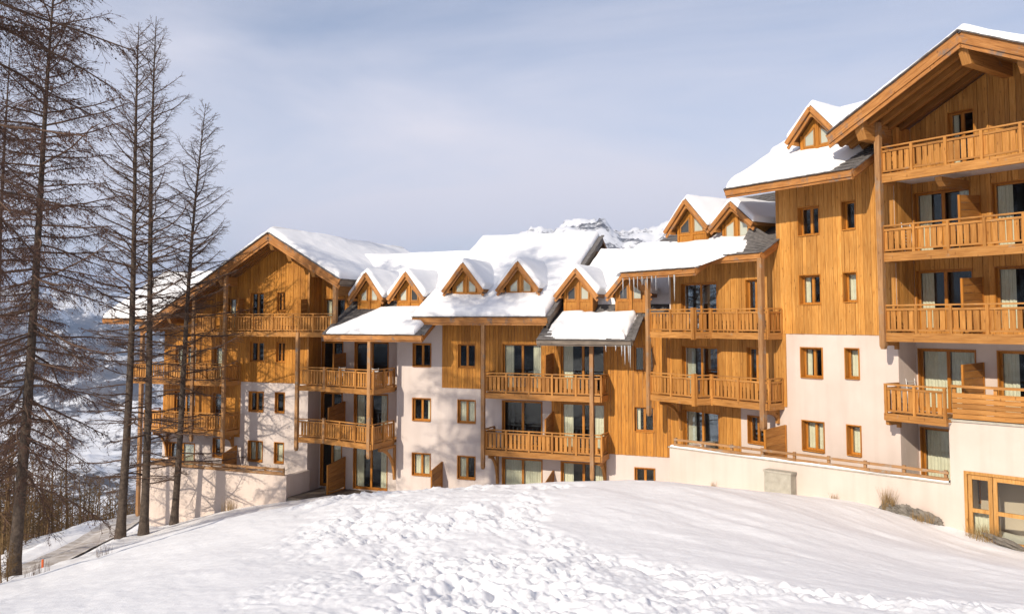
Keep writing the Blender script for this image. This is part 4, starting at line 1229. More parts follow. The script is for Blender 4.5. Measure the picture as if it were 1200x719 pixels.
# ------------------------------------------------------------------ RIGHT WING
def right_wing():
    F = FR
    B = thing('chalet_tower', 'tall right wing with gabled loggia balconies above pink plaster', 'building', F.w(12, 0, -7))
    nv = (F.n[0], F.n[1], 0); uv = (F.u[0], F.u[1], 0)
    zE = lambda d: 5.16 + TAN * (1.7 - d)
    W = []
    rowsA = [(3.22, 4.36), (.58, 1.74), (-2.19, -1.02), (-4.93, -3.78)]
    cA = ['none', 'left', 'left', 'full']; cB = ['none', 'right', 'full', 'fullright']
    for r, (z0, z1) in enumerate(rowsA):
        W.append((6.93, 7.93, z0, z1, cA[r], False, 2)); W.append((8.86, 9.46, z0 + .06, z1 + .02, cB[r], False, 1))
    holes = [w[:4] for w in W]
    wall(F, 5.9, 10.95, -9, zE(0) - .22, holes, B, M['plaster'], th=.34)
    cladding(F, 5.9, 10.95, -.53, zE(0) - .24, holes, B, pitch=.175, seed=21, mn='clad2')
    cladding(F, 5.9, 6.28, -3.36, -.536, holes, B, pitch=.175, seed=22, mn='clad2')
    for a0, a1, z0, z1, c, dr, n in W: window(F, a0, a1, z0, z1, B, curtain=c, door=dr, sashes=n, inset=.22)
    # loggia
    AP, ZA, S2, RD2 = 14.4, 8.83, .497, 1.8
    zg = lambda s: ZA - S2 * abs(s - AP)
    d0 = -1.1; X1 = 17.9
    L = []
    for r, (z0, z1) in enumerate([(2.33, 4.5), (-.38, 1.75), (-3.13, -.98), (-6.0, -3.7)]):
        L.append((11.02, 13.04, z0, z1, ['both', 'left', 'full', 'full'][r], True, 2))
        if r < 3: L.append((13.72, 15.9, z0, z1, ['left', 'left', 'left'][r], True, 2))
    L.append((12.34, 13.26, 5.02, 7.12, 'left', True, 2))
    hl = [w[:4] for w in L]
    top = lambda s: zg(s) - .3
    wall(F, 10.95, X1, -9, top, hl, B, M['plaster'], d=d0, cuts=(AP,))
    cladding(F, 10.98, X1, -.53, top, hl, B, d=d0, pitch=.175, cuts=(AP,), seed=23, mn='clad2')
    for a0, a1, z0, z1, c, dr, n in L: window(F, a0, a1, z0, z1, B, d=d0, curtain=c, door=dr, sashes=n, inset=.14)
    for k in range(6):                      # return of the loggia on its left
        d1 = -.02 - k * .175
        mb = MB(); F.box(mb, 10.952, 10.98, d1 - .165, d1, -.53, 6.78); mb.build('cladding_board', M['clad2'], B)
    mb = MB(); F.box(mb, 10.61, 10.95, -1.38, -.345, -9, 6.75); mb.build('wall', M['plaster'], B)
    mb = MB(); F.box(mb, X1, X1 + .3, -8, .3, -9, 7); mb.build('wall', M['plaster'], B)
    # lower eave roof over the plain wall
    RG = -5.0
    q = [F.w(4.85, 1.7, zE(1.7)), F.w(10.5, 1.7, zE(1.7)), F.w(10.5, RG, zE(RG)), F.w(4.85, RG, zE(RG))]
    r = slab(q, .24, B)
    slab([F.w(10.5, RG - 5, zE(RG) - 3), F.w(4.85, RG - 5, zE(RG) - 3), q[3], q[2]], .2, B)
    fascia(q[0], q[1], r, h=.24, out=nv); fascia(q[1], F.w(10.5, .1, zE(.1)), r, h=.26, out=uv); fascia(q[0], q[3], r, h=.26, out=tuple(-x for x in uv), double=False)
    mb = MB(); F.box(mb, 5.6, 5.9, -6, -.35, -2, zE(-.35) - .3); mb.build('wall', M['plaster'], B)
    shingles(F.w(9.2, 1.68, zE(1.68)), F.w(10.5, 1.68, zE(1.68)), F.w(10.5, -.6, zE(-.6)), F.w(9.2, -.6, zE(-.6)), r, 9, 6, seed=25)
    snow('deep snow on the eave roof left of the right gable', [F.w(4.85, 1.7, zE(1.7)), F.w(9.55, 1.7, zE(1.7)), F.w(10.2, -.9, zE(-.9)), F.w(4.85, -.9, zE(-.9))], .36, '1101', 12, over=.06)
    snow('upper snow behind the highest dormer', [F.w(4.85, -.9, zE(-.9)), F.w(10.2, -.9, zE(-.9)), F.w(10.4, RG, zE(RG)), F.w(4.85, RG, zE(RG))], .42, '0011', 13)
    dormer(F, 7.92, 8.12, 1.1, 6.95, 0, 6.0, 3.6, B, 'snow cap on the highest dormer beside the right gable', T=.22)
    # gable roof
    aL, aR, BK = 9.66, 19.1, -9.0
    rr = slab([F.w(aL, RD2, zg(aL)), F.w(AP, RD2, ZA), F.w(AP, BK, ZA), F.w(aL, BK, zg(aL))], .22, B)
    slab([F.w(AP, RD2, ZA), F.w(aR, RD2, zg(aR)), F.w(aR, BK, zg(aR)), F.w(AP, BK, ZA)], .22, B)
    for a in (aL, aR): fascia(F.w(AP, RD2, ZA + .02), F.w(a, RD2, zg(a) + .02), rr, h=.34, out=nv)
    fascia(F.w(aL, RD2 - .03, zg(aL)), F.w(aL, -1.0, zg(aL)), rr, h=.22, out=tuple(-x for x in uv), double=False)
    for dd in (1.3, .7, .1, -.5):
        for sg, ae in ((-1, aL + .1), (1, aR - .1)):
            mb = MB(); mb.beam(F.w(AP + sg * .1, dd, zg(AP + .1) - .33), F.w(ae, dd, zg(ae) - .33), .15, .24); mb.build('rafter', M['soffit'], rr)
    corbel(F, AP, ZA - .34, d0, RD2 - .12, B, w=.3, h=.62); corbel(F, 10.75, zg(10.75) - .24, -.6, RD2 - .15, B, w=.34, h=.62); corbel(F, 16.1, zg(16.1) - .24, d0, RD2 - .12, B, w=.3, h=.55)
    snow('snow edge along the left slope of the right gable', [F.w(aL, BK, zg(aL)), F.w(aL, RD2, zg(aL)), F.w(AP, RD2, ZA), F.w(AP, BK, ZA)], .26, '1100', 14)
    snow('snow on the right slope of the right gable at the picture edge', [F.w(aR, RD2, zg(aR)), F.w(aR, BK, zg(aR)), F.w(AP, BK, ZA), F.w(AP, RD2, ZA)], .26, '1001', 15)
    # balconies
    for zt in (4.98, 2.27, -.43):
        balcony(F, [(10.98, .8), (17.9, .8)], zt, B, slat_pitch=.215, back=d0, soffit='white', right_end=False, left_end=True, rail_h=.93, bd=.30)
    balcony(F, [(10.92, .8), (13.05, .8)], -3.14, B, slat_pitch=.2, back=d0, soffit='white', right_end=False, rail_h=.98, bd=.24)
    mb = MB(); mb.prism([F.w(13.05, .36, -3.46), F.w(15, .02, -3.46), F.w(17.9, -.75, -3.46), F.w(17.9, -1.08, -3.46), F.w(13.05, -1.08, -3.46)], (0, 0, .23)); mb.build('floor_slab', M['whitesoffit'], B)
    post(F, 10.97, .88, -.98, zg(10.9) - .3, B, w=.19)
    corbel(F, 12.9, 4.67, d0, .62, B, w=.22, h=.3); bracket(F, 10.95, -.7, .75, .3, B); bracket(F, 10.95, -3.38, .75, .28, B)
    screen(F, 13.35, d0 + .02, .25, 2.29, 4.14, 4.05, B, n=7); screen(F, 13.35, d0 + .02, .25, -.41, 1.42, 1.35, B, n=7); screen(F, 13.28, d0 + .02, .25, -3.12, -1.38, -1.42, B, n=7)
    return B
right_wing()

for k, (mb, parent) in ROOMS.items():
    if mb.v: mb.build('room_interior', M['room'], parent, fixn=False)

# ------------------------------------------------------------------ terraces and fences
def terraces():
    # right hand retaining wall with the garage doors
    F = FT
    B = thing('terrace_wall', 'long pink plastered terrace wall with timber glazed doors at its right end', 'wall', F.w(6, 0, -7))
    hole = (11.3, 14.35, -7.05, -4.73)
    wall(F, 0, 10.9, -10, -5.22, [], B, M['plaster'])
    wall(F, 10.9, 20, -10, lambda s: -3.22, [hole], B, M['plaster'])
    mb = MB(); F.box(mb, 0, .28, -2.9, -.285, -10, -5.23); mb.build('wall', M['plaster'], B)
    mb = MB(); F.box(mb, 10.9, 11.18, -2.2, -.285, -10, -3.225); mb.build('wall', M['plaster'], B)
    mb = MB(); F.box(mb, -.05, 10.9, -.30, .04, -5.216, -5.17); mb.build('coping', M['concrete'], B)
    mb = MB(); F.box(mb, 10.88, 20, -.30, .05, -3.216, -3.15); mb.build('coping', M['concrete'], B)
    # glazed doors
    mb = MB(); a0, a1, z0, z1 = hole; dd = -.06
    zm = -5.93
    xs = [a0, a0 + .82, a0 + 2.26]
    leaves = [(a0 + .02, a0 + .80), (a0 + .82, a0 + 2.24), (a0 + 2.26, a1 - .02)]
    F.box(mb, a0, a1, dd - .08, .02, z1 - .09, z1)
    F.box(mb, a0, a0 + .09, dd - .08, .02, z0, z1 - .09); F.box(mb, a1 - .09, a1, dd - .08, .02, z0, z1 - .09)
    o = mb.build('garage_door', M['doorwood'], B)
    for i, (l0, l1) in enumerate(leaves):
        if i == 0: l0 = a0 + .10
        mb = MB(); w = .12
        F.box(mb, l0, l0 + w, dd - .04, dd + .03, z0, z1 - .1); F.box(mb, l1 - w, l1, dd - .04, dd + .03, z0, z1 - .1)
        for q0, q1 in ((z1 - .24, z1 - .1), (zm - .06, zm + .06), (z0, z0 + (.30 if i == 1 else .26))):
            F.box(mb, l0 + w, l1 - w, dd - .04, dd + .028, q0, q1)
        lf = mb.build('door_leaf', M['doorwood'], o)
        del lf
        for q0, q1 in ((zm + .06, z1 - .24), (z0 + .30, zm - .06)):
            mb = MB(); F.box(mb, l0 + w, l1 - w, dd - .01, dd, q0, q1); mb.build('pane', M['glass'], o)
    rm = MB()
    F.box(rm, a0 - .3, a1 + .3, -3.2, -3.0, z0 - .1, z1 + .2); F.box(rm, a0 - .32, a0 - .3, -3.0, -.29, z0 - .1, z1 + .2); F.box(rm, a1 + .3, a1 + .32, -3.0, -.29, z0 - .1, z1 + .2)
    F.box(rm, a0 - .3, a1 + .3, -3.0, -.29, z0 - .12, z0 - .1); F.box(rm, a0 - .3, a1 + .3, -3.0, -.29, z1 + .2, z1 + .22)
    rm.build('room_interior', M['room'], B)
    for l0, l1 in leaves[:1]:
        V = []; n = 20
        for i in range(n + 1):
            s = l0 + .1 + (l1 - l0 - .2) * i / n
            for zz in (z0 + .2, zm + (.0 if l1 - l0 < 1 else -.1)): V.append(F.w(s, -.35 + .03 * sin(i * 1.3), zz))
        j = np.arange(n) * 2
        meshobj('curtain', np.array(V), np.stack([j, j + 2, j + 3, j + 1], -1), M['curtain'], B)
    # terrace deck behind
    mb = MB(); P = [F.w(.0, -.27, -6.15), F.w(10.9, -.27, -6.15), FR.w(13, -1.2, -6.15), FR.w(5, .0, -6.15), FR.w(0, 0, -6.15)]
    mb.prism(P, (0, 0, .06)); mb.build('deck', M['concrete'], B)
    # snow line on the coping
    n = 90; s = np.linspace(.05, 10.85, n); V = []
    prof = [(.06, 0), (.03, .05), (-.08, .07), (-.2, .06), (-.28, 0)]
    for x in s:
        k = max(0.0, .75 + 1.4 * float(fbm(np.array(x * .7), np.array(3.3), 3)))
        for d, h in prof: V.append(F.w(x, d - .01, -5.168 + h * k))
    i = np.arange(n - 1)[:, None]; j = np.arange(4)[None]; a = i * 5 + j
    o = meshobj('coping_snow', np.array(V), np.stack([a, a + 1, a + 6, a + 5], -1).reshape(-1, 4), M['roofsnow'])
    tag(o, 'thin line of snow along the top of the right terrace wall', 'snow', kind='stuff')
    # post and rail fence
    R_ = thing('terrace_railing', 'low two rail timber fence on the pink right terrace wall', 'railing', F.w(5.5, -.1, -5.2))
    for z, h in ((-4.87, .09), (-5.08, .10)):
        x = .2
        for L in (2.7, 2.7, 2.7, 2.55):
            mb = MB(); F.box(mb, x, x + L - .01, -.05, -.0, z - h / 2, z + h / 2); mb.build('rail', M['post2'], R_); x += L
    for i in range(9):
        x = .25 + i * 1.31
        mb = MB(); F.box(mb, x - .05, x + .05, -.13, -.052, -5.165, -4.8); mb.build('post', M['post2'], R_)
    # plank parapet above the garage
    R_ = thing('plank_parapet', 'horizontal plank parapet above the garage wall', 'railing', F.w(15, -.1, -3.15))
    for i in range(5):
        z = -3.12 + i * .165; x = 11.02; k = 0
        while x < 19.5:
            L = (2.1, 2.6, 2.3, 2.4)[(i + k) % 4]
            mb = MB(); F.box(mb, x, x + L - .012, -.06 + .006 * (k % 2), -.02 + .008 * ((i + k) % 3), z, z + .15); mb.build('plank', M['screenR'], R_); x += L; k += 1
    mb = MB(); F.box(mb, 11.0, 19.6, -.09, .03, -2.14, -2.06); mb.build('handrail', M['beam'], R_)
    for i in range(8):
        x = 11.07 + i * 1.2
        mb = MB(); F.box(mb, x - .05, x + .05, -.145, -.062, -3.145, -2.142); mb.build('post', M['slat'], R_)
    # concrete block
    mb = MB()
    F.box(mb, 4.54, 5.60, .05, .42, -7.2, -5.56)
    F.box(mb, 4.51, 5.63, .035, .45, -5.558, -5.49)
    o = mb.build('concrete_block', M['concrete'])
    tag(o, 'weathered grey concrete block against the pink terrace wall', 'concrete block')
    # left terrace wall
    F = FM
    B = thing('terrace_wall', 'pink plastered terrace wall under the left gabled wing, bare tree shadows on it', 'wall', F.w(-13, 2, -10))
    wall(F, -17.6, -7.9, -16, -7.93, [], B, M['plaster'], d=2.0)
    mb = MB(); F.box(mb, -17.6, -17.3, -2, 1.71, -16, -7.94); mb.build('wall', M['plaster'], B)
    mb = MB(); F.box(mb, -8.2, -7.9, .0, 1.71, -16, -7.94); mb.build('wall', M['plaster'], B)
    mb = MB(); F.box(mb, -17.3, -8.2, .05, 1.7, -8.95, -8.85); mb.build('deck', M['concrete'], B)
    R_ = thing('terrace_railing', 'low timber board fence on the left terrace wall', 'railing', F.w(-12.5, 2, -7.9))
    for z, h in ((-7.62, .13), (-7.82, .15)):
        x = -17.5
        for L in (3.2, 3.0, 3.3):
            mb = MB(); F.box(mb, x, x + L - .01, 1.98, 2.03, z - h / 2, z + h / 2); mb.build('rail', M['post2'], R_); x += L
    for i in range(9):
        x = -17.4 + i * 1.16
        mb = MB(); F.box(mb, x - .05, x + .05, 1.9, 1.978, -7.925, -7.55); mb.build('post', M['post2'], R_)
    # stone stoop with plank deck before the bay doors
    B = thing('stoop', 'stone stoop with grey plank deck before the recessed bay doors', 'stoop', F.w(-5.3, 1, -9.3))
    rnd = random.Random(3)
    for i in range(18):
        x = -7.85 + i * .28
        mb = MB(); F.box(mb, x, x + .268, -1.05, 2.0, -9.06, -9.0 + rnd.uniform(-.006, .006)); mb.build('plank', M['grey'], B)
    for r in range(3):
        x = -7.9
        while x < -2.9:
            L = rnd.uniform(.3, .6)
            mb = MB(); F.box(mb, x, x + L - .015, 1.55, 1.98 + rnd.uniform(-.03, .03), -9.62 + r * .18, -9.62 + r * .18 + .172); mb.build('stone', M['stone'], B); x += L
    mb = MB()
    for k in range(2): F.box(mb, -7.85, -6.6, 1.99 + k * .3, 2.29 + k * .3, -10.3, -9.2 - k * .18)
    mb.build('step', M['stone'], B)
M['doorwood'] = wood('golden door timber', (0.42, 0.19, 0.045), (0.56, 0.29, 0.085), (0.66, 0.38, 0.14), rough=.5)
M['post2'] = wood('fence timber', (0.24, 0.12, 0.05), (0.38, 0.205, 0.09), (0.5, 0.3, 0.15), vertical=False, weather=((0.30, 0.25, 0.2), .55))
M['screenR'] = wood('parapet plank', (0.33, 0.13, 0.028), (0.47, 0.215, 0.055), (0.57, 0.29, 0.09), vertical=False, tint=.8)
terraces()

# ------------------------------------------------------------------ icicles, racks, small things
def icicle(p, L, r, seed):
    rnd = random.Random(seed); n = 7; rings = 6; V = []; Fc = []
    for k in range(rings):
        t = k / (rings - 1); rad = r * (1 - t) ** .8 * (1 + .25 * rnd.uniform(-1, 1)) + .003
        ox, oy = rnd.uniform(-.3, .3) * r, rnd.uniform(-.3, .3) * r
        for i in range(n):
            a = 2 * pi * i / n
            V.append((p[0] + rad * cos(a) + ox * t, p[1] + rad * sin(a) + oy * t, p[2] - L * t))
    for k in range(rings - 1):
        for i in range(n):
            Fc.append((k * n + i, k * n + (i + 1) % n, (k + 1) * n + (i + 1) % n, (k + 1) * n + i))
    o = meshobj('icicle', np.array(V), np.array(Fc)[:, ::-1], M['ice'])
    return o
rnd = random.Random(9)
zr_ = lambda d: 2.62 + TAN * (1.0 - d)
ORD = ['first', 'second', 'third', 'fourth', 'fifth', 'sixth', 'seventh', 'eighth', 'ninth', 'tenth']
def size(L): return 'long' if L > .8 else 'short' if L < .5 else 'middling'
for k, (a, L) in enumerate([(-1.15, 1.0), (-.72, .5), (-.45, .95), (-.15, .7), (.12, .45), (.42, .62), (.75, .4), (1.0, .75), (1.75, .5), (2.1, 1.25)]):
    o = icicle(FR.w(a, 1.86 + rnd.uniform(-.03, .03), zr_(1.85) - .2), L * .9, .022 + .012 * rnd.random(), int(a * 50))
    tag(o, f'{size(L)} icicle under the stepped eave, {ORD[k]} from its left end', 'icicle', 'icicles under the stepped eave')
for k, (a, L) in enumerate([(9.0, .35), (9.45, .3), (9.72, .55), (9.86, 1.0), (10.02, .85), (10.1, 1.15)]):
    o = icicle(FM.w(a, 2.02, -1.1), L * .85, .026 + .016 * rnd.random(), int(a * 70))
    tag(o, f'{size(L)} icicle at the right corner of the low roof, {ORD[k]} from the left', 'icicle', 'icicles at the low roof corner')

def drying_rack(z, label):
    B = thing('drying_rack', label, 'drying rack', FR.w(11.05, -.5, z))
    mb = MB()
    for d in (-.82, -.3): mb.beam(FR.w(11.14, d, z), FR.w(11.02, d, z + 1.1), .022, .022)
    mb.build('frame', M['white'], B)
    for i in range(7):
        zz = z + .35 + i * .11; t = (zz - z) / 1.1; a = 11.14 - .12 * t
        mb = MB(); mb.beam(FR.w(a, -.82, zz), FR.w(a, -.3, zz), .014, .014); mb.build('bar', M['white'], B)
drying_rack(2.3, 'folded white drying rack on the upper middle loggia balcony')
drying_rack(-3.12, 'folded white drying rack on the lowest loggia balcony')
def folding_chair(F, a, d, z, label):
    B = thing('folding_chair', label, 'chair', F.w(a, d, z))
    mb = MB(); F.box(mb, a - .2, a + .2, d - .2, d + .2, z + .43, z + .46); mb.build('seat', M['white'], B)
    for sa in (-.19, .19):
        for sd in (-.18, .18):
            mb = MB(); mb.beam(F.w(a + sa, d + sd, z), F.w(a + sa, d - sd * .3, z + .43), .03, .03); mb.build('leg', M['white'], B)
    mb = MB()
    for sa in (-.19, .19): mb.beam(F.w(a + sa, d - .19, z + .43), F.w(a + sa, d - .3, z + .95), .03, .03)
    mb.build('back_frame', M['white'], B)
    for i in range(5):
        zz = z + .52 + i * .09; dd = d - .19 - .11 * (zz - z - .43) / .52
        mb = MB(); F.box(mb, a - .19, a + .19, dd - .008, dd + .008, zz - .025, zz + .025); mb.build('slat', M['white'], B)
folding_chair(FM, -5.95, .3, -3.4, 'white slatted chair beside the screen on the upper bay balcony')
folding_chair(FM, -3.7, .7, -3.4, 'white chair at the right end of the upper bay balcony')
folding_chair(FR, 2.25, .8, -6.09, 'pale chair before the ground floor door of the angled section')

# marker post by the track
px_, py_ = -17.9, 33.2
zg_ = float(ground_h(np.array(px_), np.array(py_)))
B = thing('marker_post', 'short orange marker post in the snow beside the track', 'marker post', (px_, py_, zg_))
mb = MB(); mb.beam((px_, py_, zg_ - .2), (px_, py_, zg_ + .50), .06, .06, up=(0, 1, 0)); mb.build('post', M['orange'], B)
mb = MB(); mb.beam((px_, py_, zg_ + .522), (px_, py_, zg_ + .52), .064, .064, up=(0, 1, 0)); mb.build('cap', M['white'], B)

def blob_rock(name, c, r, sq, seed, m):
    bm = bmesh.new(); bmesh.ops.create_icosphere(bm, subdivisions=4, radius=1)
    for v in bm.verts:
        p = v.co
        n = float(fbm(np.array(p.x * 1.6 + seed + p.z), np.array(p.y * 1.6 + p.z * 1.3), 4, .6))
        n = round(n * 7) / 7 * .6 + n * .4
        v.co = p * (1 + .75 * n)
    me = bpy.data.meshes.new(name); bm.to_mesh(me); bm.free(); me.materials.append(m)
    o = bpy.data.objects.new(name, me); link(o); o.location = c; o.scale = (r * sq[0], r * sq[1], r * sq[2]); return o
def gz(x, y): return float(ground_h(np.array(float(x)), np.array(float(y))))
for i, (a, d, r, s, lab) in enumerate([(9.75, .15, .42, (1.2, .5, .6), 'grey boulder poking out of the snow against the terrace wall'),
                                       (10.25, .15, .38, (1.3, .5, .5), 'lower mossy rock at the foot of the terrace wall near the garage'),
                                       (9.15, .2, .3, (1.2, .7, .6), 'small rock at the root of the dry grass tuft'),
                                       (12.6, .35, .26, (2.6, .7, .3), 'flat stones before the garage doors')]):
    p = FT.w(a, d, 0); o = blob_rock('rock', (p[0], p[1], gz(p[0], p[1]) + .02), r, s, i * 7 + 2, M['stone'])
    o.rotation_euler = (0, radians(18), FT.ang + .1); tag(o, lab, 'rock')

def tuft(p, n, h, spread, label, m='drygrass'):
    rnd = random.Random(int(p[0] * 100)); V = []; Fc = []
    for i in range(n):
        a = rnd.uniform(0, 2 * pi); rr = spread * sqrt(rnd.random()); x, y = p[0] + rr * cos(a), p[1] + rr * sin(a)
        L = h * rnd.uniform(.5, 1.1); b = rnd.uniform(.1, .5) * L; a2 = rnd.uniform(0, 2 * pi); w = .006
        z0 = p[2] - .05
        base = len(V)
        for t in (0, .5, 1):
            ww = w * (1 - t * .8)
            V += [(x + b * t * t * cos(a2) - ww * sin(a2), y + b * t * t * sin(a2) + ww * cos(a2), z0 + L * t), (x + b * t * t * cos(a2) + ww * sin(a2), y + b * t * t * sin(a2) - ww * cos(a2), z0 + L * t)]
        for k in (0, 2): Fc.append((base + k, base + k + 1, base + k + 3, base + k + 2))
    o = meshobj('dry_grass', np.array(V), np.array(Fc), M[m], smooth=False)
    tag(o, label, 'grass', kind='stuff'); return o
for a, d, n, h, s, lab in [(9.0, .22, 170, .75, .22, 'tall dry grass tuft above the rocks by the terrace wall'), (11.9, .25, 260, .42, .5, 'brown dry grass before the garage doors'),
                           (2.2, .2, 40, .3, .1, 'little dry sprig at the left part of the pink terrace wall'), (7.1, .15, 40, .28, .15, 'little dry sprig right of the concrete block'), (10.2, .45, 120, .3, .4, 'dry grass among the rocks near the garage')]:
    p = FT.w(a, d, 0); tuft((p[0], p[1], gz(p[0], p[1])), n, h, s, lab)
p = FM.w(-11.3, 2.2, 0); tuft((p[0], p[1], gz(p[0], p[1])), 120, .8, .4, 'dry grass tuft at the foot of the left terrace wall')
for i, (x, y) in enumerate([(-14.6, 27), (-16.5, 30), (-15.6, 25.2), (-12.9, 27.5), (-14.0, 22.5)]):
    tuft((x, y, gz(x, y)), 26, .55, .25, ['thin bare stalks in the snow right of the left larch', 'thin bare stalks by the foot of the left larch', 'thin stalks on the snow edge near the lower left corner', 'lone dark stalk on the open snow left of the trees', 'sparse twigs at the very lower left of the slope'][i], 'twig')

# ------------------------------------------------------------------ trees
def tubes(lines, sides=3):
    """lines: list of (points Nx3, radii N); returns verts, quads"""
    byn = {}
    for P, r in lines: byn.setdefault(len(r), []).append((P, r))
    Vs, Fs, off = [], [], 0
    for n, L in byn.items():
        P = np.array([l[0] for l in L], float); R_ = np.array([l[1] for l in L], float)
        T = np.gradient(P, axis=1); T /= np.linalg.norm(T, axis=2, keepdims=True) + 1e-9
        ref = np.where(np.abs(T[..., 2:3]) > .9, np.array([1., 0, 0]), np.array([0, 0, 1.]))
        A = np.cross(T, ref); A /= np.linalg.norm(A, axis=2, keepdims=True) + 1e-9
        B = np.cross(T, A)
        ang = np.arange(sides) * 2 * pi / sides
        V = P[:, :, None] + R_[:, :, None, None] * (A[:, :, None] * np.cos(ang)[None, None, :, None] + B[:, :, None] * np.sin(ang)[None, None, :, None])
        m_ = len(L); Vs.append(V.reshape(-1, 3))
        l = np.arange(m_)[:, None, None]; k = np.arange(n - 1)[None, :, None]; s = np.arange(sides)[None, None]
        a = off + l * n * sides + k * sides + s; b = off + l * n * sides + k * sides + (s + 1) % sides
        Fs.append(np.stack([a, b, b + sides, a + sides], -1).reshape(-1, 4)); off += m_ * n * sides
    return np.concatenate(Vs), np.concatenate(Fs)

def larch_lines(rnd, base, H, r0, crown0, reach, nb, dense=1.0, droop=.5, up=0.0, knobs=0.0, lean=(0, 0), sec_len=.8, taper=1.0, low=0):
    base = np.array(base, float)
    def tp(t):
        return base + np.array([lean[0] * t + .12 * sin(t * 5 + base[0]), lean[1] * t + .12 * cos(t * 4 + base[1]), H * t])
    def tr(t): return r0 * (1 - t) ** .85 * (1.25 - .25 * min(1, t * 12)) + .012
    trunk = ([tp(t) for t in np.linspace(0, 1, 22)], [tr(t) * (1.25 if t == 0 else 1) for t in np.linspace(0, 1, 22)])
    br, tw, kn = [], [], []
    az = rnd.uniform(0, 6.28)
    for i in range(nb + low):
        t = crown0 + (1 - crown0) * ((i + rnd.random()) / nb) ** .92
        if i >= nb: t = crown0 * rnd.uniform(.35, 1.0)
        if t > .985: continue
        az += 2.4 + rnd.uniform(-.5, .5)
        rel = max(0, (t - crown0) / (1 - crown0))
        shape = (1 - rel) ** taper * (.72 + .28 * min(1, rel * 6)) + .05
        L = reach * shape * rnd.uniform(.4, 1.2)
        if rnd.random() < .12: L *= .4
        if i >= nb: L = reach * rnd.uniform(.5, 1.1)
        e0 = up + rnd.uniform(-.15, .2) + .55 * rel - droop * (1 - rel) * .5
        n = 7; P = [tp(t)]; el = e0; a = az
        for k in range(1, n):
            el += (-droop * .10 * (1 - rel) + .055 + up * .09) if k > 2 else -droop * .14 * (1 - rel)
            a += rnd.uniform(-.24, .24); el += rnd.uniform(-.13, .13)
            P.append(P[-1] + (L / (n - 1)) * np.array([cos(el) * cos(a), cos(el) * sin(a), sin(el)]))
        rb = min(.055, .010 + .011 * L) * (1.0 if L > 1 else .7)
        br.append((P, [rb * (1 - k / n * .8) for k in range(n)]))
        ns = max(2, int(L * 6.5 * dense)); Pn = np.array(P)
        for s in range(ns):
            f = .14 + .86 * (s + rnd.random()) / ns
            x = f * (n - 1); k = min(n - 2, int(x)); q = Pn[k] + (Pn[k + 1] - Pn[k]) * (x - k)
            dv = Pn[k + 1] - Pn[k]; dv /= np.linalg.norm(dv) + 1e-9
            sd = rnd.choice((-1, 1)); sa = a + sd * rnd.uniform(.5, 1.2)
            l2 = sec_len * rnd.uniform(.35, 1.0) * (.45 + .55 * min(1, L / 2.2)) * (1.15 - .5 * f)
            se = el * .5 + rnd.uniform(-.35, .45) - droop * rnd.uniform(.1, .9)
            d2 = np.array([cos(se) * cos(sa), cos(se) * sin(sa), sin(se)])
            p1 = q + d2 * l2 * .5; p2 = p1 + (d2 + np.array([0, 0, -.30 * droop + .12])) * l2 * .5
            tw.append(([q, p1, p2], [.0085, .007, .004]))
            for r_ in range(int(2.2 * dense + rnd.random())):
                g = rnd.uniform(.25, .95); q2 = q + (p2 - q) * g
                d3 = d2 + np.array([rnd.uniform(-.9, .9), rnd.uniform(-.9, .9), rnd.uniform(-.9, .6)])
                l3 = l2 * rnd.uniform(.2, .5)
                tw.append(([q2, q2 + d3 * l3 + np.array([0, 0, -.1 * droop * l3])], [.006, .0035]))
                if knobs and rnd.random() < knobs: kn.append(q2 + d3 * l3 * rnd.uniform(.2, 1))
            if knobs and rnd.random() < knobs: kn.append(q + (p2 - q) * rnd.random())
    return trunk, br, tw, kn

def knob_mesh(pts, rnd, r=.022):
    P = np.array(pts); n = len(P)
    o6 = np.array([(1.1, 0, -.7), (-.55, .95, -.7), (-.55, -.95, -.7), (0, 0, 1.5)], float)
    s = np.array([r * rnd.uniform(.6, 1.4) for _ in range(n)])
    V = (P[:, None] + o6[None] * s[:, None, None]).reshape(-1, 3)
    f = np.array([(0, 1, 3), (1, 2, 3), (2, 0, 3), (2, 1, 0)])
    return V, (np.arange(n)[:, None, None] * 4 + f[None]).reshape(-1, 3)

def larch(label, x, y, H, r0, crown0, reach, nb, seed, group=None, z=None, mt='twig', thick=1.0, bm_='bark', **kw):
    rnd = random.Random(seed)
    zb = (gz(x, y) if z is None else z) - .35
    B = thing('larch_tree', label, 'tree', (x, y, zb + .35), group)
    tr, br, tw, kn = larch_lines(rnd, (x, y, zb), H, r0, crown0, reach, nb, **kw)
    V, Fc = tubes([tr], 12)
    meshobj('trunk', V, Fc, M['bark'], B)
    if thick != 1.0: tw = [(p, [q * thick for q in r]) for p, r in tw]
    V1, F1 = tubes(br, 5); 
    V2, F2 = tubes(tw, 3)
    o = meshobj('branches', V1, F1, M[bm_], B); o['kind'] = 'stuff'
    o = meshobj('crown', V2, F2, M[mt], B); o['kind'] = 'stuff'
    if kn:
        V, Fc = knob_mesh(kn, rnd); o = meshobj('cones', V, Fc, M['twig_red'], B, smooth=False); o['kind'] = 'stuff'
    return B

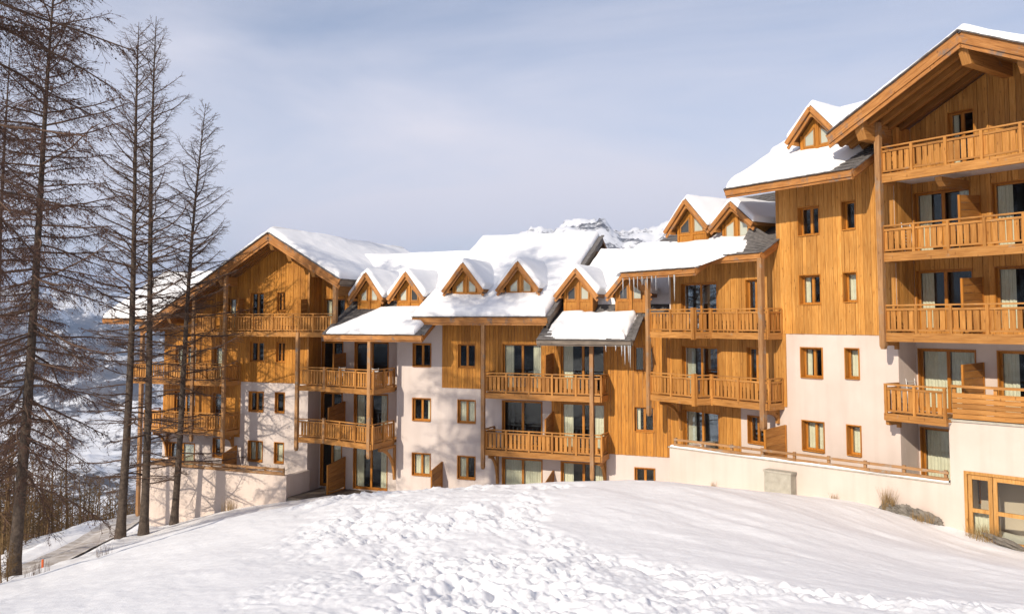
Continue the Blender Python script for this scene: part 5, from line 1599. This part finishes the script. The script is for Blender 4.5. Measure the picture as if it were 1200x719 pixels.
larch('tall slim bare larch, left stem of the close pair', -18.75, 41.6, 25.7, .20, .30, 3.3, 150, 3, dense=1.6, droop=.34, up=.24, lean=(.3, 0), sec_len=.7, taper=.5, thick=.9, bm_='twig', low=16)
larch('tall slim bare larch, right stem of the close pair', -17.95, 42.1, 26.0, .19, .30, 3.3, 150, 8, dense=1.6, droop=.34, up=.24, lean=(.1, 0), sec_len=.7, taper=.5, thick=.9, bm_='twig', low=18)
larch('bare larch nearest the building, before its left terrace wall', -17.75, 45.2, 22.6, .17, .32, 3.6, 160, 21, dense=1.6, droop=.4, up=.2, lean=(1.3, 0), sec_len=.75, taper=.62, thick=.9, bm_='twig', low=14)
larch('thick bushy larch with a bare lower trunk near the left edge', -18.9, 33.0, 24.5, .21, .16, 4.2, 210, 5, dense=1.8, droop=.8, up=.0, lean=(.9, 0), sec_len=1.1, taper=.4, knobs=.5, mt='twig_red', thick=.9, bm_='twig')
larch('dense cone bearing larch reaching in from the upper left corner', -15.5, 22.0, 27, .24, .36, 5.0, 210, 14, dense=1.8, droop=.85, up=.0, lean=(.3, 0), sec_len=1.25, taper=.3, knobs=.6, mt='twig_red', thick=.9, bm_='twig')
larch('slender larch at the far left behind the bushy one', -24.0, 40.0, 25, .17, .08, 3.6, 120, 33, dense=1.3, droop=.6, up=.05, sec_len=1.0, taper=.6, knobs=.3, mt='twig_red', thick=.9, bm_='twig')

# brown thicket below the track, one mass
def thicket():
    rnd = random.Random(77); V, Fc, off = [], [], 0
    protos = []
    for s in range(5):
        tr, br, tw, _ = larch_lines(random.Random(100 + s), (0, 0, 0), 1.0 * 7.5, .09, .04, 2.1, 24, dense=.32, droop=.2, up=.45, sec_len=1.2, taper=.7)
        P, Q = tubes([tr] + br + [(p, [q * 4.4 for q in r]) for p, r in tw], 3)
        protos.append((P, Q))
    spots = []
    for i in range(520):
        Y = 50 + 85 * rnd.random() ** 1.3; a = rnd.uniform(-.66, -.40)
        X = a * Y
        if seg_dist(np.array(X), np.array(Y), ROADP) < 4.5 or (X > -26 and Y < 66): continue
        spots.append((X, Y))
    for X, Y in spots:
        P, Q = protos[rnd.randrange(5)]
        s = rnd.uniform(.45, 1.05); a = rnd.uniform(0, 6.28)
        c, sn = cos(a), sin(a)
        p = P * s; p = np.stack([p[:, 0] * c - p[:, 1] * sn + X, p[:, 0] * sn + p[:, 1] * c + Y, p[:, 2] + gz(X, Y) - .2], -1)
        V.append(p); Fc.append(Q + off); off += len(p)
    for i in range(46):                     # low bushes round the foot of the left larch
        Y = rnd.uniform(24.5, 40); X = rnd.uniform(-.70, -.575) * Y
        P, Q = protos[rnd.randrange(5)]; s = rnd.uniform(.16, .34); a = rnd.uniform(0, 6.28); c, sn = cos(a), sin(a)
        p = P * s; p = np.stack([p[:, 0] * c - p[:, 1] * sn + X, p[:, 0] * sn + p[:, 1] * c + Y, p[:, 2] + gz(X, Y) - .1], -1)
        V.append(p); Fc.append(Q + off); off += len(p)
    o = meshobj('woodland', np.concatenate(V), np.concatenate(Fc), M['brush'])
    tag(o, 'brown leafless thicket below the track at the left', 'woodland', kind='stuff')
thicket()

# ------------------------------------------------------------------ haze
def haze():
    mb = MB()
    x0, x1, y0, y1, z0, z1 = -12600, 12600, -12600, 12600, -700, 640
    mb.hexa([(x0, y0, z0), (x1, y0, z0), (x1, y1, z0), (x0, y1, z0), (x0, y0, z1), (x1, y0, z1), (x1, y1, z1), (x0, y1, z1)])
    m = bpy.data.materials.new('pale mountain haze'); m.use_nodes = True; nt = m.node_tree; nt.nodes.clear()
    out = nt.nodes.new('ShaderNodeOutputMaterial'); pv = nt.nodes.new('ShaderNodeVolumePrincipled')
    pv.inputs['Color'].default_value = (0.52, 0.69, 1.0, 1); pv.inputs['Density'].default_value = 9.5e-5; pv.inputs['Anisotropy'].default_value = 0.1
    nt.links.new(pv.outputs['Volume'], out.inputs['Volume'])
    o = mb.build('haze', m); tag(o, 'thin blue haze over the valley', 'haze', kind='stuff')
HAZE = True
if HAZE: haze()
